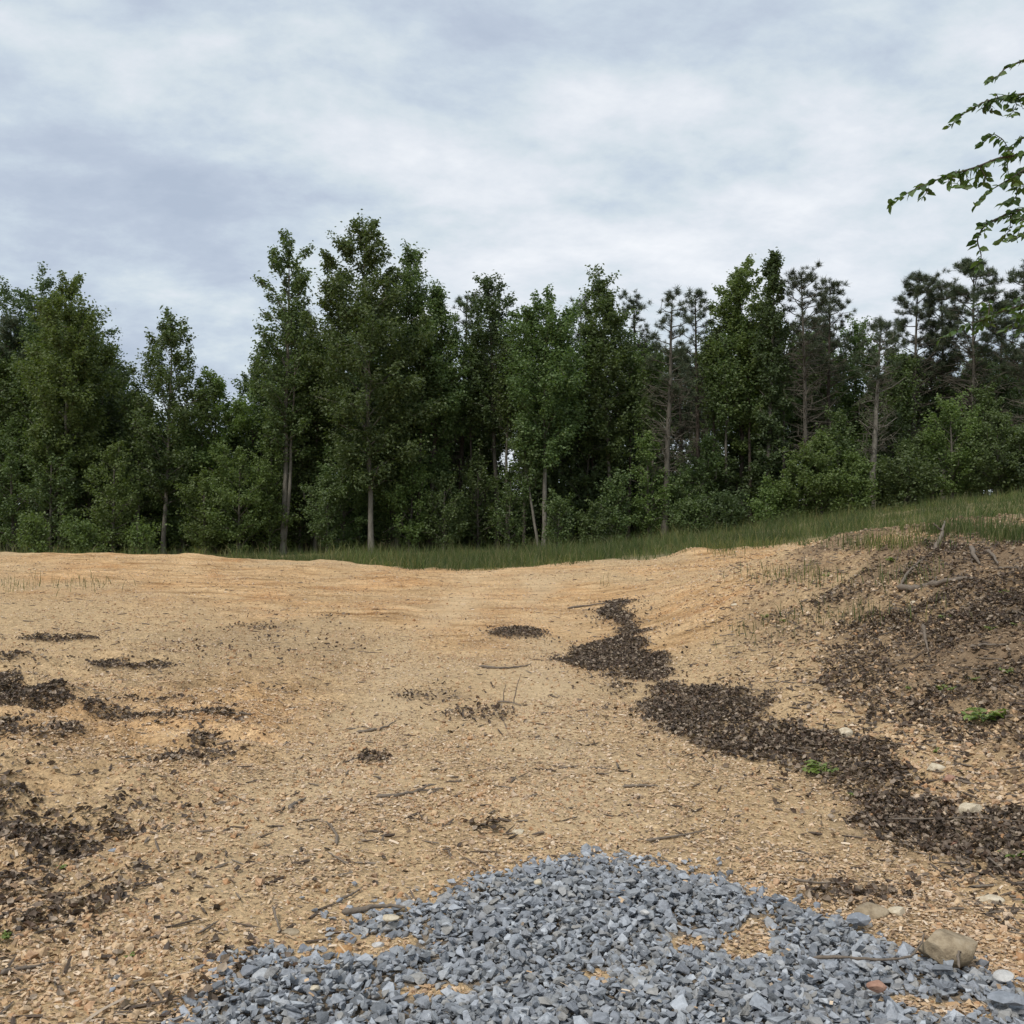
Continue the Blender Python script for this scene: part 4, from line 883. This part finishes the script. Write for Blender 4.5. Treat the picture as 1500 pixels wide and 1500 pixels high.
bush(600,604,665,44,44,'leafy sapling right of the tallest tree trunk',63,mat='leaf_b',nleaf=6500)
bush(650,652,700,43.5,36,'shaded green sapling behind the grass left of the track end',64,mat='leaf_a',nleaf=4500)
bush(700,700,668,45,36,'thin green sapling under the ragged pine',65,mat='leaf_a',nleaf=3500)
bush(745,748,690,44,30,'small sapling between the track end and leaning trunk',66,mat='leaf_a',nleaf=3000)
bush(505,500,640,44.5,50,'dense green sapling left of the tallest tree trunk',67,mat='leaf_a',nleaf=8000)
bush(350,350,660,43,50,'bright yellowish green bush below the sky gap',68,nleaf=9000,prof='round')
bush(300,298,690,43,36,'light green bush left of the bright yellowish bush',69,nleaf=5500,prof='round')
bush(395,396,640,44,34,'leafy sapling at the foot of the tall slender airy tree',70,nleaf=6000)
bush(200,200,640,46,50,'green sapling left of the airy pyramid shaped tree',71,mat='leaf_a',nleaf=8000)
bush(130,132,600,46,46,'leafy sapling right of the pale trunked tree',72,mat='leaf_a',nleaf=8000)
bush(20,18,620,44,50,'broad leafy sapling near the left photo edge',73,mat='leaf_a',nleaf=9000)
bush(845,848,720,46,36,'dim sapling deep in the dark gap right of the leaning trunk',74,mat='leaf_c',nleaf=3500)
bush(122,122,770,39,30,'low green shrub at the left forest foot behind the crest',75,nleaf=2500,prof='round')
bush(210,210,778,39,20,'tiny bright shrub behind the left crest',76,nleaf=1500,prof='round')
bush(60,45,765,39,26,'small leafy shrub between the left trunks',77,nleaf=2000,prof='round')

bush(75,72,640,43,46,'mid green sapling crowding the pale trunk at the far left',78,mat='leaf_a',nleaf=8000)
bush(165,168,655,42.5,40,'green sapling below the low bushy tree of the left gap',79,nleaf=6500)
bush(268,270,600,46,46,'tall sapling right of the airy pyramid shaped tree trunk',80,mat='leaf_a',nleaf=8000)
bush(440,438,610,45.5,40,'tall green sapling between the slender airy tree and the tallest tree',81,mat='leaf_a',nleaf=7000)
bush(575,572,590,45.5,44,'tall sapling behind the trunk of the tallest tree',82,mat='leaf_a',nleaf=8000)
bush(850,868,590,45.5,40,'tall thin sapling right of the leaning pale trunk',83,mat='leaf_a',nleaf=5000)
bush(1035,1040,640,45,36,'green sapling among dark trunks left of the feathery tree',84,mat='leaf_a',nleaf=5000)
bush(1230,1228,610,43.5,44,'leafy sapling behind the bright bushy sapling',85,mat='leaf_a',nleaf=7000)
bush(1438,1440,575,43.5,34,'tall sapling behind the wide leafy sapling',86,mat='leaf_a',nleaf=8000)
bush(1310,1306,610,44,44,'dark green sapling behind the forked pale trunk',87,mat='leaf_c',nleaf=7000)
bush(480,478,700,43,36,'low leafy bush left of the tallest tree foot',88,mat='leaf_a',nleaf=5000,prof='round')
bush(815,820,735,42,26,'low bush at the foot of the leaning pale trunk',89,mat='leaf_a',nleaf=2500,prof='round')
bush(1008,1010,742,41.5,26,'low leafy bush right of the straight brown trunk foot',90,mat='leaf_a',nleaf=4500,prof='round')
bush(870,872,755,42,26,'low bush left of the thin grey trunk foot',91,mat='leaf_a',nleaf=3500,prof='round')

for (bx, tx, ty, Y, lab, sd_, bk) in [
    (112,118,560,46,'slim dark stem between the pale trunked tree and the low bushy tree',301,'bark_dark'),
    (205,200,570,45,'slim stem left of the airy pyramid shaped tree',302,'bark_mid'),
    (462,470,500,45.5,'slim grey stem between the slender airy tree and the tallest tree',303,'bark_light'),
    (612,618,470,44.5,'dark upright stem right of the tallest tree foot',304,'bark_dark'),
    (626,640,500,45,'second dark stem close beside the dark upright stem',305,'bark_dark'),
    (690,688,500,46,'slim stem below the ragged pine',306,'bark_dark'),
    (742,745,500,45,'brown stem directly behind the end of the track',307,'bark_mid'),
    (768,772,510,46.5,'slim grey stem left of the two leaning pale trunks',308,'bark_mid'),
    (826,822,520,46,'dark stem in the gap right of the leaning pale trunk',309,'bark_dark'),
    (868,866,500,46,'dark stem midway between the leaning pale trunk and the thin grey trunk',310,'bark_dark'),
    (920,924,500,46,'slim stem right of the thin grey trunk',311,'bark_dark'),
    (956,954,520,44,'slim pale stem left of the straight brown pine trunk',312,'bark_light'),
    (1045,1048,480,46,'first dark stem left of the feathery tree',313,'bark_dark'),
    (1062,1066,500,45,'slim stem under the feathery tree',314,'bark_mid'),
    (1100,1096,470,45.5,'dark stem between the feathery tree and the vine covered pine',315,'bark_dark'),
    (1148,1150,480,46,'slim stem right of the vine covered pine',316,'bark_mid'),
    (1318,1322,520,45,'slim stem right of the forked pale trunk',317,'bark_dark')]:
    front(B,'slim_tree',bx,tx,ty,Y,26,.62,lab,sd_,prof='oval',mat='leaf_a',nleaf=2200,bark=bk,r0=.075)

# deeper rows of the forest
protos = [broadleaf('forest_tree', -60, 95, 12.5, 2.3, .3, 'leafy forest tree deep behind the front row', 201, prof='oval', mat='leaf_c', nleaf=9000, size=.17, bark='bark_dark', group='forest trees behind the front row', z=0),
          broadleaf('forest_tree', -54, 95, 11.5, 2.0, .45, 'leafy forest tree deep behind the front row', 202, prof='cone', mat='leaf_a', nleaf=8000, size=.17, bark='bark_dark', group='forest trees behind the front row', z=0),
          broadleaf('forest_tree', -48, 95, 10.0, 2.2, .25, 'leafy forest tree deep behind the front row', 203, prof='round', mat='leaf_c', nleaf=9000, size=.17, bark='bark_dark', group='forest trees behind the front row', z=0)]
pprotos = [pine('forest_pine', -42, 95, 12.5, 1.6, .55, 'dark pine deep behind the front row', 204, ntuft=120, ts=.32, bark='bark_dark', group='forest pines behind the front row', dead=50, z=0),
           pine('forest_pine', -36, 95, 12.0, 1.5, .5, 'dark pine deep behind the front row', 205, ntuft=120, ts=.32, bark='bark_dark', group='forest pines behind the front row', dead=70, z=0)]
shr = [broadleaf('forest_shrub', -30, 95, 4.2, 1.7, .02, 'shaded undergrowth shrub inside the forest', 206, prof='round', mat='leaf_c', nleaf=5000, size=.16, bark='bark_dark', group='undergrowth shrubs inside the forest', z=0, cat='shrub'),
       broadleaf('forest_shrub', -24, 95, 3.4, 1.9, .02, 'shaded undergrowth shrub inside the forest', 207, prof='round', mat='leaf_a', nleaf=5000, size=.16, bark='bark_dark', group='undergrowth shrubs inside the forest', z=0, cat='shrub')]
used = set()
def put(p, x, y, rz, sc):
    z = H1(x, y)-.08
    if p.name not in used:
        used.add(p.name); p.location = (x, y, z); p.rotation_euler = (0, 0, rz); p.scale = sc; return p
    return copy_tree(p, (x, y, z), rz, sc)
# treetops stay under the front row's outline
sil_x = [-80, 0, 60, 130, 180, 250, 320, 345, 380, 430, 540, 600, 650, 680, 760, 850, 950, 1050, 1130, 1200, 1250, 1290, 1340, 1430, 1500, 1580]
sil_y = [500, 480, 440, 480, 560, 545, 600, 650, 560, 480, 450, 470, 500, 500, 500, 500, 500, 490, 450, 480, 530, 560, 480, 470, 470, 470]
fr = random.Random(5)
for Yr, step in ((49, 2.6), (54, 2.6), (60, 3.0), (68, 3.6)):
    xx = -.56*Yr
    while xx < .58*Yr:
        x_ = xx+fr.uniform(-.9, .9); y_ = Yr+fr.uniform(-2, 2); px = 750+x_/y_*FPX
        lim = np.interp(px, sil_x, sil_y)+fr.uniform(-5, 70); hmax = at(px, lim, y_).z-H1(x_, y_)
        piney = fr.random() < (.25 if px < 640 else .62)
        if px < 380 and px > 330 and fr.random() < .6: xx += step; continue
        p = fr.choice(pprotos if piney else protos); ph = {'forest_tree':12.5}.get(p.name, 12.0); s = max(.35, min(1.25, hmax/ph))
        put(p, x_, y_, fr.uniform(0, 6.28), (s*fr.uniform(.85, 1.15) if s > .7 else .8, s if s > .7 else .8, s)); xx += step*fr.uniform(.8, 1.2)
for Yr, step in ((47.5, 3.0), (52, 2.8), (58, 2.8), (65, 3.2)):
    xx = -.56*Yr
    while xx < .58*Yr:
        x_ = xx+fr.uniform(-.8, .8); y_ = Yr+fr.uniform(-1.5, 1.5); s = fr.uniform(.6, 1.25)
        put(fr.choice(shr), x_, y_, fr.uniform(0, 6.28), (s, s, s*fr.uniform(.8, 1.3))); xx += step*fr.uniform(.8, 1.2)

# ------------------------------------------------------------------ near tree with branches reaching in from the right
TD = 6.2
bx_, by_ = at(2080, 600, TD+.6).x, TD+.6; bz = H1(bx_, by_)-.1
near = empty('beech_tree', (bx_, by_, bz)); tag(near, 'near tree whose leafy drooping branches reach in from the upper right', 'tree')
loc0 = np.array([bx_, by_, bz])
tm = MB(); hN = 7.6; zs = np.linspace(0, 1, 12); TP = np.stack([.15*np.sin(zs*3), .1*np.sin(zs*4), zs*hN], 1); tm.add(*tube(TP, .13*(1-zs)**.7+.02, 10)); tm.build('trunk', M['bark_mid'], near, smooth=True)
OV = (np.array([(0, 0, 0), (.28, .26, .06), (.65, .24, .05), (1, 0, -.10), (.65, -.24, .05), (.28, -.26, .06), (.3, 0, 0), (.66, 0, -.01)]),
      np.array([[0, 6, 1, 1], [0, 5, 6, 6]]))
OVF = np.array([[0, 6, 1], [1, 6, 7], [1, 7, 2], [2, 7, 3], [0, 5, 6], [5, 4, 6], [6, 4, 7], [4, 3, 7]])
def near_branch(pts, subs, seed, dep=0.0):
    r = np.random.default_rng(seed); n = len(pts)
    W_ = np.array([np.array(at(px, py, TD+dep+r.normal(0, .05)+.25*max(0, (px-1500)/500))) for px, py in pts])-loc0
    zt = min(hN*.95, max(1.5, W_[0][2]-.35)); st = np.array([np.interp(zt, TP[:, 2], TP[:, j]) for j in range(3)]); W_ = np.vstack([st, W_])
    def fine(c_, m=4):
        tt = np.linspace(0, len(c_)-1, len(c_)*m); c2 = np.stack([np.interp(tt, range(len(c_)), c_[:, j]) for j in range(3)], 1); c2[1:-1] = c2[:-2]*.25+c2[1:-1]*.5+c2[2:]*.25; return c2
    bm_ = MB(); lm_ = MB(); c_ = fine(W_, 6); bm_.add(*tube(c_, np.interp(np.linspace(0, 1, len(c_)), [0, .3, 1], [.035, .010, .002]), 6))
    lines = [(c_, True)]
    for (i, pp_) in subs:
        S_ = np.array([np.array(at(px, py, TD+dep+r.normal(0, .08))) for px, py in pp_])-loc0; k_ = np.argmin(np.linalg.norm(c_-S_[0], axis=1)); S_ = np.vstack([c_[k_], S_]); s2 = fine(S_, 4); bm_.add(*tube(s2, np.linspace(.004, .0015, len(s2)), 4)); lines.append((s2, False))
    # short side shoots off the main line, more towards the trunk
    seg = np.linalg.norm(np.diff(c_, axis=0), axis=1); cum = np.concatenate([[0], np.cumsum(seg)]); tot = cum[-1]
    for q in range(int(tot*6)):
        s = r.uniform(.30, .93)*tot; p = np.array([np.interp(s, cum, c_[:, j]) for j in range(3)]); d = unit(np.array([r.normal(-.5, .5), r.normal(0, .8), r.normal(-.25, .35)])); l_ = r.uniform(.12, .38)*(1.2-s/tot)
        s2 = fine(np.array([p, p+d*l_*.5+[0, 0, .02], p+d*l_+[0, 0, -.05]]), 3); bm_.add(*tube(s2, np.linspace(.003, .0012, len(s2)), 4)); lines.append((s2, False))
    for cc, main in lines:
        seg = np.linalg.norm(np.diff(cc, axis=0), axis=1); cum = np.concatenate([[0], np.cumsum(seg)]); T_ = cum[-1]; s0 = T_*.25 if main else .02; ss = np.arange(s0, T_, .017); m_ = len(ss)
        if m_ == 0: continue
        pos = np.stack([np.interp(ss, cum, cc[:, j]) for j in range(3)], 1); dirn = cc[-1]-cc[0]; az = math.atan2(dirn[1], dirn[0]); side = np.where(np.arange(m_) % 2, 1, -1)
        batch(lm_, OV[0], OVF, pos, rotmats(az+side*r.uniform(.4, 1.3, m_), r.normal(0, .5, m_), r.normal(.55, .35, m_)), r.uniform(.042, .078, m_))
    b = bm_.build('branch', M['bark_dark'], near, smooth=True); lm_.build('leaves', M['near_leaf'], b)
near_branch([(1950,30),(1650,55),(1540,72),(1500,88),(1472,100),(1462,112),(1445,118)],[],1,.3)
near_branch([(1950,110),(1650,118),(1540,128),(1500,138),(1470,141),(1440,150),(1412,166),(1388,188)],[(0,[(1490,155),(1477,172)])],2,.1)
near_branch([(1950,170),(1650,190),(1540,212),(1500,225),(1462,232),(1430,245),(1395,255),(1360,268),(1330,282),(1301,303)],[(0,[(1470,205),(1455,195),(1438,212)]),(0,[(1418,268),(1412,276)]),(0,[(1358,282),(1350,290)]),(0,[(1445,262),(1438,270)])],3,0)
near_branch([(1950,230),(1650,235),(1540,240),(1500,250),(1480,262),(1455,276),(1428,302)],[(0,[(1490,290),(1465,300)])],4,.35)
near_branch([(1950,280),(1650,290),(1540,300),(1500,306),(1465,318),(1440,332),(1431,352),(1438,375),(1430,400)],[(0,[(1480,335),(1466,355)]),(0,[(1500,322),(1488,350)])],5,.15)
near_branch([(1950,190),(1650,195),(1560,195),(1520,196),(1490,205),(1475,240),(1478,262)],[],6,.5)
near_branch([(1950,330),(1650,345),(1560,335),(1520,330),(1500,345),(1478,352)],[(0,[(1510,270),(1488,276)])],7,.4)
near_branch([(1950,400),(1650,425),(1540,435),(1500,446),(1470,455),(1440,468),(1408,480),(1376,497)],[(0,[(1490,470),(1470,486)]),(0,[(1500,480),(1486,492)]),(0,[(1450,440),(1425,447)])],8,1.2)
near_branch([(2300,120),(2450,160),(2600,240)],[],9,1.0)
near_branch([(2200,-200),(2100,-420),(1900,-500)],[],10,.6)
near_branch([(1950,-60),(1750,-120),(1620,-90)],[],11,.2)
